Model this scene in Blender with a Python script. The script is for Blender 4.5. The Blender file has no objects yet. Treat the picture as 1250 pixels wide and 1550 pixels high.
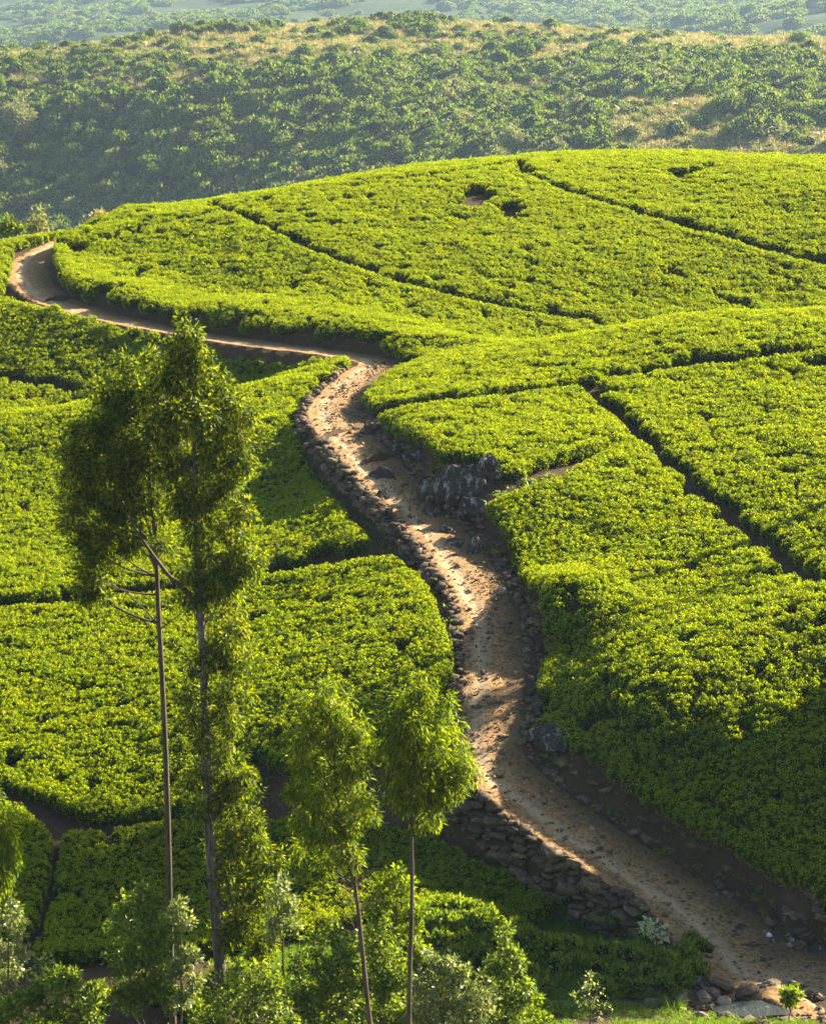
import bpy, math, random
import numpy as np
from mathutils import Vector, Matrix, Euler

rng = np.random.default_rng(7)
random.seed(7)
S = bpy.context.scene
COL = S.collection
PI = math.pi

# ------------------------------------------------------------------ camera
F, VH, ZC = 4000.0, -50.0, 39.5            # focal length in photo pixels, eye-level row, eye height
TH = math.atan((775.0 - VH) / F)
cam_d = bpy.data.cameras.new('camera')
cam = bpy.data.objects.new('camera', cam_d)
COL.objects.link(cam)
cam.location = (0, 0, ZC)
cam.rotation_euler = (PI / 2 - TH, 0, 0)
cam_d.sensor_fit = 'VERTICAL'
cam_d.sensor_height = 24.0
cam_d.lens = 24.0 * F / 1550.0
cam_d.clip_start = 0.5
cam_d.clip_end = 6000
S.camera = cam

# ------------------------------------------------------------------ sky, sun, exposure
SUN_EL, SUN_AZ = math.radians(26.5), math.radians(55)      # azimuth from the view direction towards the right
w = bpy.data.worlds.new('World')
S.world = w
w.use_nodes = True
nt = w.node_tree
bg = nt.nodes['Background']
sky = nt.nodes.new('ShaderNodeTexSky')
sky.sky_type = 'NISHITA'
sky.sun_disc = False
sky.sun_elevation = SUN_EL
sky.sun_rotation = SUN_AZ
nt.links.new(sky.outputs[0], bg.inputs[0])
bg.inputs[1].default_value = 0.05
sl = bpy.data.lights.new('sun', 'SUN')
sl.energy = 5.0
sl.angle = math.radians(0.5)
sl.color = (1.0, 0.90, 0.70)
sun = bpy.data.objects.new('sun', sl)
COL.objects.link(sun)
TOSUN = Vector((math.sin(SUN_AZ) * math.cos(SUN_EL), math.cos(SUN_AZ) * math.cos(SUN_EL), math.sin(SUN_EL)))
sun.rotation_euler = TOSUN.to_track_quat('Z', 'Y').to_euler()
sun.location = (60, 60, 120)
S.view_settings.view_transform = 'Standard'
S.view_settings.look = 'None'
S.view_settings.exposure = 2.25
S.view_settings.gamma = 1.0
S.view_settings.use_curve_mapping = False
S.render.engine = 'CYCLES'
S.cycles.max_bounces = 5
S.cycles.diffuse_bounces = 2
S.cycles.glossy_bounces = 2
S.cycles.transmission_bounces = 4
S.cycles.volume_bounces = 0
S.cycles.transparent_max_bounces = 8
S.cycles.use_denoising = True
S.cycles.denoiser = 'OPENIMAGEDENOISE'

# ------------------------------------------------------------------ pixel <-> place
cT, sT = math.cos(TH), math.sin(TH)
def P(u, v, D):
    """point at horizontal distance D that the camera sees at photo pixel (u, v)"""
    a, b = (u - 625.0) / F, (775.0 - v) / F
    y, z = cT + b * sT, -sT + b * cT
    return np.array([a * D / y, D, ZC + z * D / y])
def pix(p):
    p = np.asarray(p, float)
    dx, dy, dz = p[..., 0], p[..., 1], p[..., 2] - ZC
    zf = dy * cT - dz * sT
    yu = dy * sT + dz * cT
    return 625 + F * dx / zf, 775 - F * yu / zf

# ------------------------------------------------------------------ terrain
CAN = 0.72     # canopy height of the tea above its soil
ctrl = []
def g(u, v, D): ctrl.append(P(u, v, D))                       # bare ground seen here
def c(u, v, D): ctrl.append(P(u, v, D) - np.array([0, 0, CAN]))   # tea canopy seen here
def h(x, y, z): ctrl.append(np.array([x, y, z], float))       # out of sight
ROAD = [(1420,1640,88,2.2),(1250,1492,96,2.9),(1135,1456,98.2,2.5),(1060,1380,102,2.1),(940,1304,105.2,2.1),(850,1243,107.6,2.1),(788,1194,109.4,1.95),
        (745,1150,111.5,1.75),(738,1100,114,1.6),(745,1000,120,1.6),(728,900,127,1.6),(655,800,135.5,1.7),
        (562,700,146,1.8),(505,625,157,1.7),(545,572,166,1.5),(572,552,170,1.4),(545,541,172.4,1.5),(450,527,174,1.5),(350,515,175.7,1.5),
        (200,488,179.7,1.5),(95,460,184,1.6),(48,425,190,1.6),(52,392,196,1.5),(88,371,200,1.3),(130,357,204,1.2)]
for (u, v, D, hw) in ROAD[1:-1]: g(u, v, D)
# main tea hill
for a in [(600,533,174.5),(420,519,176.8),(250,487,181.5),(130,450,187.5),(90,408,195.5)]: g(*a)
for a in [(600,400,191),(600,320,202),(600,262,213),
          (450,450,184),(450,370,194),(450,300,206),(1000,468,188),(1000,400,195),(1000,300,209),(1000,245,220),(780,470,185),(780,400,192.5),(780,300,206),
          (780,250,216),(1250,460,190),(1250,400,196),(1250,300,208),(1250,250,218),(1400,450,191),(1400,330,204),(1400,250,217),
          (300,450,186),(300,400,192),(300,350,199.5),(300,318,206),(150,400,195.5),(150,350,204)]: c(*a)
for (u, v, D) in [(85,352,207),(140,336,209),(330,301,212),(500,271,218),(640,251,221),(780,236,225),(960,227,229),(1100,231,229),(1250,239,229),(1400,250,228)]:
    c(u, v, D)
    p = P(u, v, D); h(p[0]*1.04, D+14, p[2]-3.2); h(p[0]*1.08, D+30, p[2]-8)
for (u, v, D) in [(0,367,203),(-120,380,200),(-200,440,190)]: c(u, v, D)
h(-34,222,12); h(-34,240,9); h(-50,200,15)
# block under the upper road
for a in [(0,455,185.5),(0,540,176),(0,595,170.5),(250,510,177),(350,523,175),(450,535,173.2),(250,570,169.5),(450,562,169),(-200,470,182),(-200,600,170)]: c(*a)
# left slope
for a in [(0,624,161),(180,597,163),(400,573,165.2),(500,562,166.5),(460,610,160),(475,660,153),(500,720,146.5),(300,700,152),(0,700,154),(-200,640,160),
          (560,805,135.5),(300,820,140),(0,850,138.5),(420,780,143),(640,885,127.5),(680,1000,119),(400,900,131),(0,930,131),(300,1000,123.5),(0,1060,121.5),
          (640,1062,115.3),(450,1130,113.5),(150,1215,111.3),(50,1185,113),(-200,1180,113),(-200,930,131),(300,1200,111.5)]: c(*a)
h(-22,168.5,10.6); h(-12,168.3,11.6)
# shaded lower terraces and the valley floor
for a in [(250,1258,109.3),(250,1430,100.5),(60,1440,99.8),(700,1330,104),(830,1355,102.3),(500,1260,109),(500,1390,102),(0,1260,108.6),(-200,1300,107)]: c(*a)
for a in [(700,1405,100.6),(700,1500,96),(900,1425,99.3),(900,1490,96),(1055,1475,96.7),(1000,1537,91.5),(800,1545,90),(1215,1552,89.6),(1120,1518,94.4),(500,1480,97),(250,1500,96),(1320,1560,91)]: g(*a)
for x in (-40,-20,-8,0,10,20,40): h(x, 84, 2.7 if x < 6 else 2.9); h(x, 70, 3.2); h(x, 58, 4)
for x in (-40,-20,-10): h(x, 94, -0.2)
h(-2, 93.5, 0.2)
# right-hand knoll
for a in [(560,600,157.5),(590,645,150),(790,860,129),(832,960,121.6),(812,1080,115)]: c(*a)
for a in [(665,690,144.3),(745,762,136.5),(870,1128,112.2),(960,1190,109.0),(1100,1280,104.8),(1250,1370,100.2)]: g(*a)
for a in [(1250,1180,106),(1250,1050,111.3),(1250,900,119.5),(1250,700,139),(1250,560,155),(1250,475,166),(1000,1100,110.6),(1000,900,124),(1000,700,141),(1000,560,157),(1000,490,166.5),
          (850,900,122.5),(850,700,139.5),(850,600,153),(850,518,166),(700,600,154),(700,542,165.5),(1120,1170,107.5),(1000,1140,110),(900,1020,115.5),(1400,1250,102.3),(1400,1050,109.3),(1400,800,128),(1400,560,153),(1400,470,165)]: c(*a)
for (u, v, D) in [(640,547,167),(760,522,168.5),(900,499,169.5),(1070,476,171),(1250,467,171),(1400,462,171)]:
    c(u, v, D)
    p = P(u, v, D)
    if u > 800: h(p[0]*1.03, D+8, p[2]-3.3)
h(45,120,15); h(45,100,11); h(45,140,17.5); h(46,165,18); h(46,190,16); h(40,88,6)
CT = np.array(ctrl)
def tps_fit(C, lam):
    n = len(C); X = C[:, :2] / 50.0
    d2 = ((X[:, None] - X[None]) ** 2).sum(-1)
    K = 0.5 * d2 * np.log(d2 + 1e-12)
    A = np.zeros((n + 3, n + 3)); A[:n, :n] = K + lam * np.eye(n)
    A[:n, n] = 1; A[:n, n+1:] = X; A[n, :n] = 1; A[n+1:, :n] = X.T
    return X, np.linalg.solve(A, np.r_[C[:, 2], 0, 0, 0])
def tps_eval(fit, x, y):
    X, wv = fit; n = len(X)
    out = np.empty(x.size); xs, ys = x.ravel() / 50.0, y.ravel() / 50.0
    for i in range(0, xs.size, 20000):
        d2 = (xs[i:i+20000, None] - X[None, :, 0]) ** 2 + (ys[i:i+20000, None] - X[None, :, 1]) ** 2
        out[i:i+20000] = (0.5 * d2 * np.log(d2 + 1e-12)) @ wv[:n] + wv[n] + wv[n+1] * xs[i:i+20000] + wv[n+2] * ys[i:i+20000]
    return out.reshape(x.shape)
def vnoise(x, y, s, seed=0):
    """cheap smooth value noise in [-1, 1]"""
    r = np.random.default_rng(seed).uniform(-1, 1, (128, 128))
    fx, fy = x / s, y / s
    ix, iy = np.floor(fx).astype(int), np.floor(fy).astype(int)
    tx, ty = fx - ix, fy - iy
    tx, ty = tx*tx*(3-2*tx), ty*ty*(3-2*ty)
    q = lambda a, b: r[a % 128, b % 128]
    return (q(ix,iy)*(1-tx)+q(ix+1,iy)*tx)*(1-ty)+(q(ix,iy+1)*(1-tx)+q(ix+1,iy+1)*tx)*ty
GX0, GX1, GY0, GY1, GS = -56.0, 56.0, 56.0, 262.0, 0.4
gx = np.arange(GX0, GX1 + 1e-6, GS); gy = np.arange(GY0, GY1 + 1e-6, GS)
XX, YY = np.meshgrid(gx, gy, indexing='ij')
fit0 = tps_fit(CT, 2e-5)
HH = tps_eval(fit0, XX, YY)
HH += 0.10 * vnoise(XX, YY, 5, 1) + 0.05 * vnoise(XX, YY, 1.7, 2)
def smooth_line(pts, step=0.5):
    pts = np.asarray(pts, float); n = len(pts); out = []
    for i in range(n - 1):
        p0, p1, p2, p3 = pts[max(i-1,0)], pts[i], pts[i+1], pts[min(i+2,n-1)]
        m = max(2, int(np.linalg.norm((p2-p1)[:2]) / step))
        for k in range(m):
            t = k / m
            out.append(0.5*((2*p1)+(p2-p0)*t+(2*p0-5*p1+4*p2-p3)*t*t+(3*p1-p0-3*p2+p3)*t**3))
    out.append(pts[-1]); return np.array(out)
RC = smooth_line([np.r_[P(u, v, D), hw] for (u, v, D, hw) in ROAD])
for _ in range(6): RC[1:-1, 2] = (RC[:-2, 2] + RC[1:-1, 2] + RC[2:, 2]) / 3
rt = np.gradient(RC[:, :2], axis=0); rt /= np.linalg.norm(rt, axis=1)[:, None]
RN = np.stack([rt[:, 1], -rt[:, 0]], 1)           # right-hand side when going uphill
def road_query(x, y):
    """signed distance (right positive), road height, half width"""
    xs, ys = x.ravel(), y.ravel(); d = np.empty(xs.size); zz = np.empty(xs.size); ww = np.empty(xs.size)
    for i in range(0, xs.size, 20000):
        dx = xs[i:i+20000, None] - RC[None, :, 0]; dy = ys[i:i+20000, None] - RC[None, :, 1]
        k = (dx*dx+dy*dy).argmin(1); ar = np.arange(len(k))
        ddx, ddy = dx[ar, k], dy[ar, k]
        s = np.sign(ddx*RN[k, 0] + ddy*RN[k, 1]); s[s == 0] = 1
        d[i:i+20000] = s*np.hypot(ddx, ddy); zz[i:i+20000] = RC[k, 2]; ww[i:i+20000] = RC[k, 3]
    return d.reshape(x.shape), zz.reshape(x.shape), ww.reshape(x.shape)
sst = lambda t: (lambda q: q*q*(3-2*q))(np.clip(t, 0, 1))
rd, rz, rw = road_query(XX, YY)
ad = np.abs(rd)
blend = np.where(rd > 0, 1.3, 0.55)
k = sst((ad - rw - 0.1) / blend)
HH = rz*(1-k) + HH*k
HH -= 0.16*sst((rw-0.15-ad)/0.4)
HH += 0.75*sst((YY-171)/2)*sst((rd-rw-0.05)/0.4)*(1-sst((rd-rw-3)/6))      # bank added at the hill foot to shade the far road
dl = -rd-rw                                   # drop below the lower retaining wall
HH -= sst((111-YY)/2)*sst((YY-97)/3)*1.25*sst((dl-0.1)/0.35)*(1-sst((dl-2.2)/3.5))
# stream bed
SB = np.array([P(1185,1525,94.0), P(1120,1520,94.3), P(1060,1528,93.8), P(960,1560,92.5)])
def Hs(x, y):
    x = np.asarray(x, float); y = np.asarray(y, float)
    fx = np.clip((x-GX0)/GS, 0, len(gx)-1.001); fy = np.clip((y-GY0)/GS, 0, len(gy)-1.001)
    ix, iy = fx.astype(int), fy.astype(int); tx, ty = fx-ix, fy-iy
    return (HH[ix,iy]*(1-tx)+HH[ix+1,iy]*tx)*(1-ty)+(HH[ix,iy+1]*(1-tx)+HH[ix+1,iy+1]*tx)*ty
def normal_at(x, y, e=0.6):
    zx = (Hs(x+e, y)-Hs(x-e, y))/(2*e); zy = (Hs(x, y+e)-Hs(x, y-e))/(2*e)
    n = np.stack([-zx, -zy, np.ones_like(zx)], -1); return n/np.linalg.norm(n, axis=-1, keepdims=True)
def hit(u, v, hgt=0.0):
    D = np.arange(80, 250, 0.2)
    a, b = (u-625.0)/F, (775.0-v)/F
    yy = cT+b*sT
    x, z = a*D/yy, ZC+(-sT+b*cT)*D/yy
    dz = z-Hs(x, D)-hgt
    i = np.argmax(dz < 0) if (dz < 0).any() else int(np.argmin(dz))
    return np.array([x[i], D[i], Hs(x[i], D[i])])

# hollow for the pool
ZP = float(hit(1140, 1524)[2])+0.03
def on_level(u, v, z):
    a, b = (u-625.0)/F, (775.0-v)/F; yy, zz = cT+b*sT, -sT+b*cT; t = (z-ZC)/zz
    return [a*t, yy*t]
wp = np.array([on_level(u, v, ZP) for u, v in [(1072,1525),(1090,1522),(1098,1516),(1118,1517),(1130,1511),(1150,1514),(1163,1511),(1180,1520),(1204,1523),(1196,1531),(1200,1536),(1165,1537),(1140,1543),(1120,1538),(1095,1538)]]); wc = wp.mean(0)
r_ = np.hypot((XX-wc[0])/(np.ptp(wp[:, 0])/2+0.1), (YY-wc[1])/(np.ptp(wp[:, 1])/2+0.1))
kp = sst((2.6-r_)/1.5); HH = HH*(1-kp)+(ZP-0.12+0.22*np.clip(r_-0.9, 0, 2))*kp

# ------------------------------------------------------------------ mesh and material helpers
def mesh_np(name, verts, faces, mat=None, smooth=False):
    me = bpy.data.meshes.new(name)
    verts = np.asarray(verts, np.float32); faces = np.asarray(faces, np.int32)
    nf, kk = faces.shape
    me.vertices.add(len(verts)); me.vertices.foreach_set('co', verts.ravel())
    me.loops.add(nf*kk); me.loops.foreach_set('vertex_index', faces.ravel())
    me.polygons.add(nf); me.polygons.foreach_set('loop_start', np.arange(0, nf*kk, kk, dtype=np.int32))
    me.update(calc_edges=True)
    if smooth: me.polygons.foreach_set('use_smooth', np.ones(nf, bool))
    me.validate()
    if mat: me.materials.append(mat)
    return me
def link(name, me, parent=None, label=None, cat=None, group=None, kind=None, loc=None):
    o = bpy.data.objects.new(name, me); COL.objects.link(o)
    if parent is not None: o.parent = parent
    if loc is not None: o.location = loc
    for k_, v_ in (('label', label), ('category', cat), ('group', group), ('kind', kind)):
        if v_: o[k_] = v_
    return o
def nodes(name):
    m = bpy.data.materials.new(name); m.use_nodes = True
    return m, m.node_tree, m.node_tree.nodes['Principled BSDF']
def ramp(nt, fac, stops):
    r = nt.nodes.new('ShaderNodeValToRGB'); nt.links.new(fac, r.inputs[0])
    e = r.color_ramp.elements
    while len(e) < len(stops): e.new(0.5)
    for q, (p_, c_) in zip(e, stops): q.position = p_; q.color = (*c_, 1)
    return r.outputs[0]
def noise(nt, scale, detail=6, rough=0.6, vec=None):
    n = nt.nodes.new('ShaderNodeTexNoise'); n.inputs['Scale'].default_value = scale
    n.inputs['Detail'].default_value = detail; n.inputs['Roughness'].default_value = rough
    if vec is not None: nt.links.new(vec, n.inputs['Vector'])
    return n.outputs['Fac']
def pos(nt):
    return nt.nodes.new('ShaderNodeNewGeometry').outputs['Position']
def mixc(nt, fac, a, b, mode='MIX'):
    m = nt.nodes.new('ShaderNodeMix'); m.data_type = 'RGBA'; m.blend_type = mode
    for s, v_ in ((m.inputs['Factor'], fac), (m.inputs['A'], a), (m.inputs['B'], b)):
        if isinstance(v_, (int, float)): s.default_value = v_
        elif isinstance(v_, tuple): s.default_value = (*v_, 1)
        else: nt.links.new(v_, s)
    return m.outputs['Result']
def bump(nt, bsdf, height, strength=0.5, dist=0.05):
    b = nt.nodes.new('ShaderNodeBump'); b.inputs['Strength'].default_value = strength; b.inputs['Distance'].default_value = dist
    nt.links.new(height, b.inputs['Height']); nt.links.new(b.outputs[0], bsdf.inputs['Normal'])
def leaf_mat(name, stops, trans, tfac=0.45, rough=0.42, spec=0.35):
    """leaf with light coming through; the colour differs from leaf to leaf"""
    m, t, b = nodes(name)
    geo = t.nodes.new('ShaderNodeNewGeometry')
    col = ramp(t, geo.outputs['Random Per Island'], stops)
    big = noise(t, 0.35, 3, 0.6, geo.outputs['Position'])
    col = mixc(t, ramp(t, big, [(0.35, (0,0,0)), (0.65, (0.35,)*3)]), col, (0.8, 1.0, 0.7), 'MULTIPLY')
    t.links.new(col, b.inputs['Base Color'])
    b.inputs['Roughness'].default_value = rough
    b.inputs['Specular IOR Level'].default_value = spec
    tr = t.nodes.new('ShaderNodeBsdfTranslucent')
    tc = mixc(t, 1.0, col, trans, 'MULTIPLY')
    t.links.new(tc, tr.inputs['Color'])
    mx = t.nodes.new('ShaderNodeMixShader'); mx.inputs[0].default_value = tfac
    t.links.new(b.outputs[0], mx.inputs[1]); t.links.new(tr.outputs[0], mx.inputs[2])
    t.links.new(mx.outputs[0], t.nodes['Material Output'].inputs['Surface'])
    return m
def plain(name, col, rough=0.9, spec=0.2):
    m, t, b = nodes(name); b.inputs['Base Color'].default_value = (*col, 1); b.inputs['Roughness'].default_value = rough
    b.inputs['Specular IOR Level'].default_value = spec
    return m

M_TEA = leaf_mat('tea leaf', [(0.0,(0.025,0.05,0.002)),(0.3,(0.11,0.17,0.002)),(0.7,(0.27,0.34,0.003)),(1.0,(0.42,0.46,0.008))], (2.1,1.83,0.3), 0.5, 0.6, 0.06)
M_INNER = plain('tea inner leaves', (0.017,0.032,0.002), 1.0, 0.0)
M_CORE = plain('bush heart with painted shade', (0.008,0.010,0.004), 1.0, 0.0)  # near-black bush heart, with its inner shade put into the colour
M_GUM = leaf_mat('gum leaf', [(0.0,(0.012,0.026,0.002)),(0.45,(0.045,0.08,0.003)),(0.85,(0.22,0.27,0.007)),(1.0,(0.32,0.26,0.03))], (2.3,2.1,0.3), 0.43, 0.45, 0.12)
M_YOUNG = leaf_mat('young gum leaf', [(0.0,(0.03,0.055,0.003)),(0.5,(0.11,0.165,0.004)),(1.0,(0.28,0.32,0.008))], (2.3,2.1,0.35), 0.46, 0.5, 0.12)
M_BROAD = leaf_mat('shrub leaf', [(0.0,(0.04,0.07,0.007)),(0.5,(0.11,0.16,0.012)),(1.0,(0.26,0.29,0.04))], (2.2,2.1,0.6), 0.42, 0.4, 0.3)
M_PALE = leaf_mat('pale shrub leaf', [(0.0,(0.08,0.11,0.02)),(0.6,(0.2,0.23,0.06)),(1.0,(0.42,0.40,0.18))], (1.5,1.5,0.9), 0.4, 0.35, 0.5)
M_WHITE = leaf_mat('cream leaf', [(0.0,(0.35,0.38,0.18)),(1.0,(0.6,0.6,0.4))], (1.1,1.1,0.9), 0.4)
M_FAR = leaf_mat('hillside shrub leaf', [(0.0,(0.04,0.065,0.010)),(0.5,(0.10,0.14,0.014)),(1.0,(0.21,0.235,0.03))], (1.9,1.9,0.7), 0.4, 0.7, 0.12)
M_FARG = leaf_mat('hillside pale leaf', [(0.0,(0.14,0.15,0.045)),(1.0,(0.34,0.32,0.12))], (1.4,1.4,0.9), 0.35, 0.7, 0.12)
M_GRASS = leaf_mat('grass blade', [(0.0,(0.04,0.08,0.008)),(0.6,(0.10,0.17,0.012)),(1.0,(0.22,0.25,0.03))], (2.0,2.1,0.6), 0.45)
M_DRY = leaf_mat('dry grass blade', [(0.0,(0.22,0.20,0.06)),(0.5,(0.38,0.31,0.11)),(1.0,(0.5,0.35,0.17))], (1.3,1.2,0.8), 0.35)

def bark_mat(name, dark, light):
    m, t, b = nodes(name)
    tc = t.nodes.new('ShaderNodeTexCoord'); mp = t.nodes.new('ShaderNodeMapping'); mp.inputs['Scale'].default_value = (5, 5, 0.7)
    t.links.new(tc.outputs['Object'], mp.inputs[0])
    n = noise(t, 1.6, 8, 0.7, mp.outputs[0])
    t.links.new(ramp(t, n, [(0.38, dark), (0.62, light)]), b.inputs['Base Color'])
    b.inputs['Roughness'].default_value = 0.85; bump(t, b, n, 0.6, 0.03)
    return m
M_BARK = bark_mat('brown bark', (0.035,0.024,0.014), (0.13,0.085,0.045))
M_BARKG = bark_mat('peeling grey bark', (0.03,0.022,0.015), (0.22,0.19,0.15))
M_TWIG = plain('dry twig', (0.16,0.10,0.06))

def soil_mat():
    m, t, b = nodes('hill soil'); p = pos(t)
    n1 = noise(t, 0.9, 8, 0.65, p); n2 = noise(t, 7, 6, 0.7, p)
    col = ramp(t, n1, [(0.3,(0.06,0.034,0.018)),(0.55,(0.105,0.06,0.03)),(0.75,(0.2,0.115,0.055))])
    col = mixc(t, ramp(t, n2, [(0.35,(0.75,)*3),(0.7,(0,)*3)]), col, (0.045,0.032,0.022))
    gr = ramp(t, noise(t, 0.55, 5, 0.7, p), [(0.56,(0,)*3),(0.66,(0.7,)*3)])
    col = mixc(t, gr, col, (0.035,0.055,0.012))
    t.links.new(col, b.inputs['Base Color']); b.inputs['Roughness'].default_value = 0.95; b.inputs['Specular IOR Level'].default_value = 0.1
    bump(t, b, n2, 0.8, 0.12)
    return m
M_SOIL = soil_mat()
def road_mat():
    m, t, b = nodes('sandy road'); p = pos(t)
    at = t.nodes.new('ShaderNodeAttribute'); at.attribute_name = 'across'
    n1 = noise(t, 0.7, 8, 0.7, p); n2 = noise(t, 5, 8, 0.75, p); n3 = noise(t, 28, 4, 0.7, p)
    col = ramp(t, n1, [(0.3,(0.35,0.19,0.08)),(0.5,(0.50,0.29,0.125)),(0.7,(0.58,0.36,0.17))])
    col = mixc(t, ramp(t, n2, [(0.40,(0.95,)*3),(0.55,(0,)*3)]), col, (0.19,0.11,0.055))
    # trodden pale line, and darker towards the right-hand side
    ma = t.nodes.new('ShaderNodeMath'); ma.operation = 'ADD'; t.links.new(at.outputs['Fac'], ma.inputs[0])
    mm = t.nodes.new('ShaderNodeMath'); mm.operation = 'MULTIPLY_ADD'; t.links.new(n1, mm.inputs[0]); mm.inputs[1].default_value = 0.5; mm.inputs[2].default_value = -0.25
    t.links.new(mm.outputs[0], ma.inputs[1])
    tr = ramp(t, ma.outputs[0], [(0.0,(0,)*3),(0.2,(0,)*3),(0.34,(0.85,)*3),(0.48,(0.0,)*3)])
    col = mixc(t, tr, col, (0.68,0.48,0.28))
    ed = ramp(t, ma.outputs[0], [(0.6,(0,)*3),(0.8,(0.6,)*3),(1.0,(0.85,)*3)])
    col = mixc(t, ed, col, (0.11,0.072,0.035))
    col = mixc(t, ramp(t, n3, [(0.62,(0,)*3),(0.7,(0.6,)*3)]), col, (0.5,0.38,0.25))
    t.links.new(col, b.inputs['Base Color']); b.inputs['Roughness'].default_value = 0.95; b.inputs['Specular IOR Level'].default_value = 0.1
    bump(t, b, n2, 1.0, 0.22)
    return m
M_ROAD = road_mat()
def stone_mat(name, stops, patch=None):
    m, t, b = nodes(name)
    tc = t.nodes.new('ShaderNodeTexCoord'); oi = t.nodes.new('ShaderNodeObjectInfo')
    va = t.nodes.new('ShaderNodeVectorMath'); va.operation = 'ADD'
    t.links.new(tc.outputs['Object'], va.inputs[0])
    cx = t.nodes.new('ShaderNodeCombineXYZ')
    mu = t.nodes.new('ShaderNodeMath'); mu.operation = 'MULTIPLY'; mu.inputs[1].default_value = 50; t.links.new(oi.outputs['Random'], mu.inputs[0])
    t.links.new(mu.outputs[0], cx.inputs[0]); t.links.new(cx.outputs[0], va.inputs[1])
    n = noise(t, 2.5, 8, 0.7, va.outputs[0])
    col = ramp(t, n, stops)
    col = mixc(t, ramp(t, oi.outputs['Random'], [(0.0,(0.0,)*3),(1.0,(0.75,)*3)]), col, (0.05,0.038,0.03))
    if patch:
        mp = t.nodes.new('ShaderNodeMapping'); mp.inputs['Scale'].default_value = (3.2, 3.2, 0.8); t.links.new(va.outputs[0], mp.inputs[0]); n2 = noise(t, 1.0, 9, 0.75, mp.outputs[0]); col = mixc(t, ramp(t, n2, [(0.53,(0,)*3),(0.6,(0.75,)*3)]), col, patch)
    t.links.new(col, b.inputs['Base Color']); b.inputs['Roughness'].default_value = 0.92; b.inputs['Specular IOR Level'].default_value = 0.08
    bump(t, b, n, 0.7, 0.06)
    return m
M_STONE = stone_mat('wall stone', [(0.3,(0.05,0.033,0.02)),(0.5,(0.15,0.10,0.06)),(0.7,(0.36,0.26,0.165))])
M_ROCK = stone_mat('dark rock', [(0.3,(0.02,0.017,0.015)),(0.6,(0.055,0.046,0.04)),(0.8,(0.14,0.12,0.1))], (0.33,0.31,0.28))
M_TAN = stone_mat('tan stone', [(0.3,(0.22,0.15,0.09)),(0.7,(0.42,0.31,0.2))])

# ------------------------------------------------------------------ ground sheet and road
def grid_mesh(name, X, Y, Z, mat):
    nx, ny = X.shape
    v = np.stack([X, Y, Z], -1).reshape(-1, 3)
    i = np.arange(nx*ny).reshape(nx, ny)
    f = np.stack([i[:-1,:-1], i[1:,:-1], i[1:,1:], i[:-1,1:]], -1).reshape(-1, 4)
    return mesh_np(name, v, f, mat, True)
link('ground', grid_mesh('ground', XX, YY, HH, M_SOIL), kind='structure')
def road_mesh():
    n = len(RC); m = 29
    t = np.linspace(-1, 1, m)
    wob = 0.22*vnoise(np.arange(n)*1.0, np.zeros(n), 4, 5); wob2 = 0.22*vnoise(np.arange(n)*1.0, np.zeros(n)+9, 3, 6)
    V = np.zeros((n, m, 3)); A = np.zeros((n, m))
    for j, s in enumerate(t):
        ww = RC[:, 3] + 0.05 + (wob if s < 0 else wob2)
        V[:, j, 0] = RC[:, 0] + RN[:, 0]*s*ww; V[:, j, 1] = RC[:, 1] + RN[:, 1]*s*ww
        A[:, j] = (s+1)/2
    V[..., 2] = RC[:, None, 2] + 0.035*vnoise(V[...,0], V[...,1], 0.5, 3) + 0.05*vnoise(V[...,0], V[...,1], 1.3, 4)
    V[..., 2] -= 0.07*np.exp(-((A-0.33)/0.07)**2) + 0.05*np.exp(-((A-0.7)/0.08)**2)
    ed = np.abs(t) > 0.93
    V[:, ed, 2] = np.minimum(V[:, ed, 2], Hs(V[:, ed, 0], V[:, ed, 1])-0.06)
    i = np.arange(n*m).reshape(n, m)
    f = np.stack([i[:-1,:-1], i[:-1,1:], i[1:,1:], i[1:,:-1]], -1).reshape(-1, 4)[:, ::-1]
    me = mesh_np('dirt_road', V.reshape(-1, 3), f, M_ROAD, True)
    me.attributes.new('across', 'FLOAT', 'POINT').data.foreach_set('value', A.ravel().astype(np.float32))
    return me
link('dirt_road', road_mesh(), kind='structure')

# ------------------------------------------------------------------ far hillsides
fc = []
HS = 3.0
def f_(u, v, D, dz=-2.0): q = P(u, v, D*HS); q[2] += dz; fc.append(q)
for a in [(0,330,288),(0,250,298),(0,160,310),(0,110,321),(0,78,350),(300,300,282),(300,200,296),(300,130,310),(300,90,322),(300,47,360),
          (600,240,275),(600,160,297),(600,100,316),(600,60,341),(600,30,366),(850,215,270),(850,150,299),(850,95,326),(850,60,346),(850,36,368),
          (1050,212,262),(1050,160,280),(1050,110,312),(1050,75,334),(1050,48,362),(1250,220,258),(1250,160,274),(1250,120,296),(1250,80,322),(1250,58,346),
          (-250,330,285),(-250,200,300),(-250,100,345),(1500,220,260),(1500,140,285),(1500,60,340)]: f_(*a)
for (u, v, D) in [(-250,92,364),(0,73,364),(300,43,372),(600,28,378),(850,34,380),(1050,46,374),(1250,56,358),(1500,56,352)]:
    q = P(u, v, D*HS); fc.append(np.array([q[0]*1.1, D*HS+110, q[2]-21])); fc.append(np.array([q[0]*1.2, D*HS+240, q[2]-54]))
for x in (-180,-90,0,90,180):
    fc.append(np.array([x, 240, 0.0])); fc.append(np.array([x, 360, -25.0])); fc.append(np.array([x, 520, -48.0])); fc.append(np.array([x, 660, -60.0]))
ffit = tps_fit(np.array(fc), 1e-4)
fx = np.arange(-285, 285.1, 3.0); fy = np.arange(236, 1350.1, 3.0)
FX, FY = np.meshgrid(fx, fy, indexing='ij')
FH = tps_eval(ffit, FX, FY) + 2.2*vnoise(FX, FY, 42, 21) + 1.2*vnoise(FX, FY, 15, 22)
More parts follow.
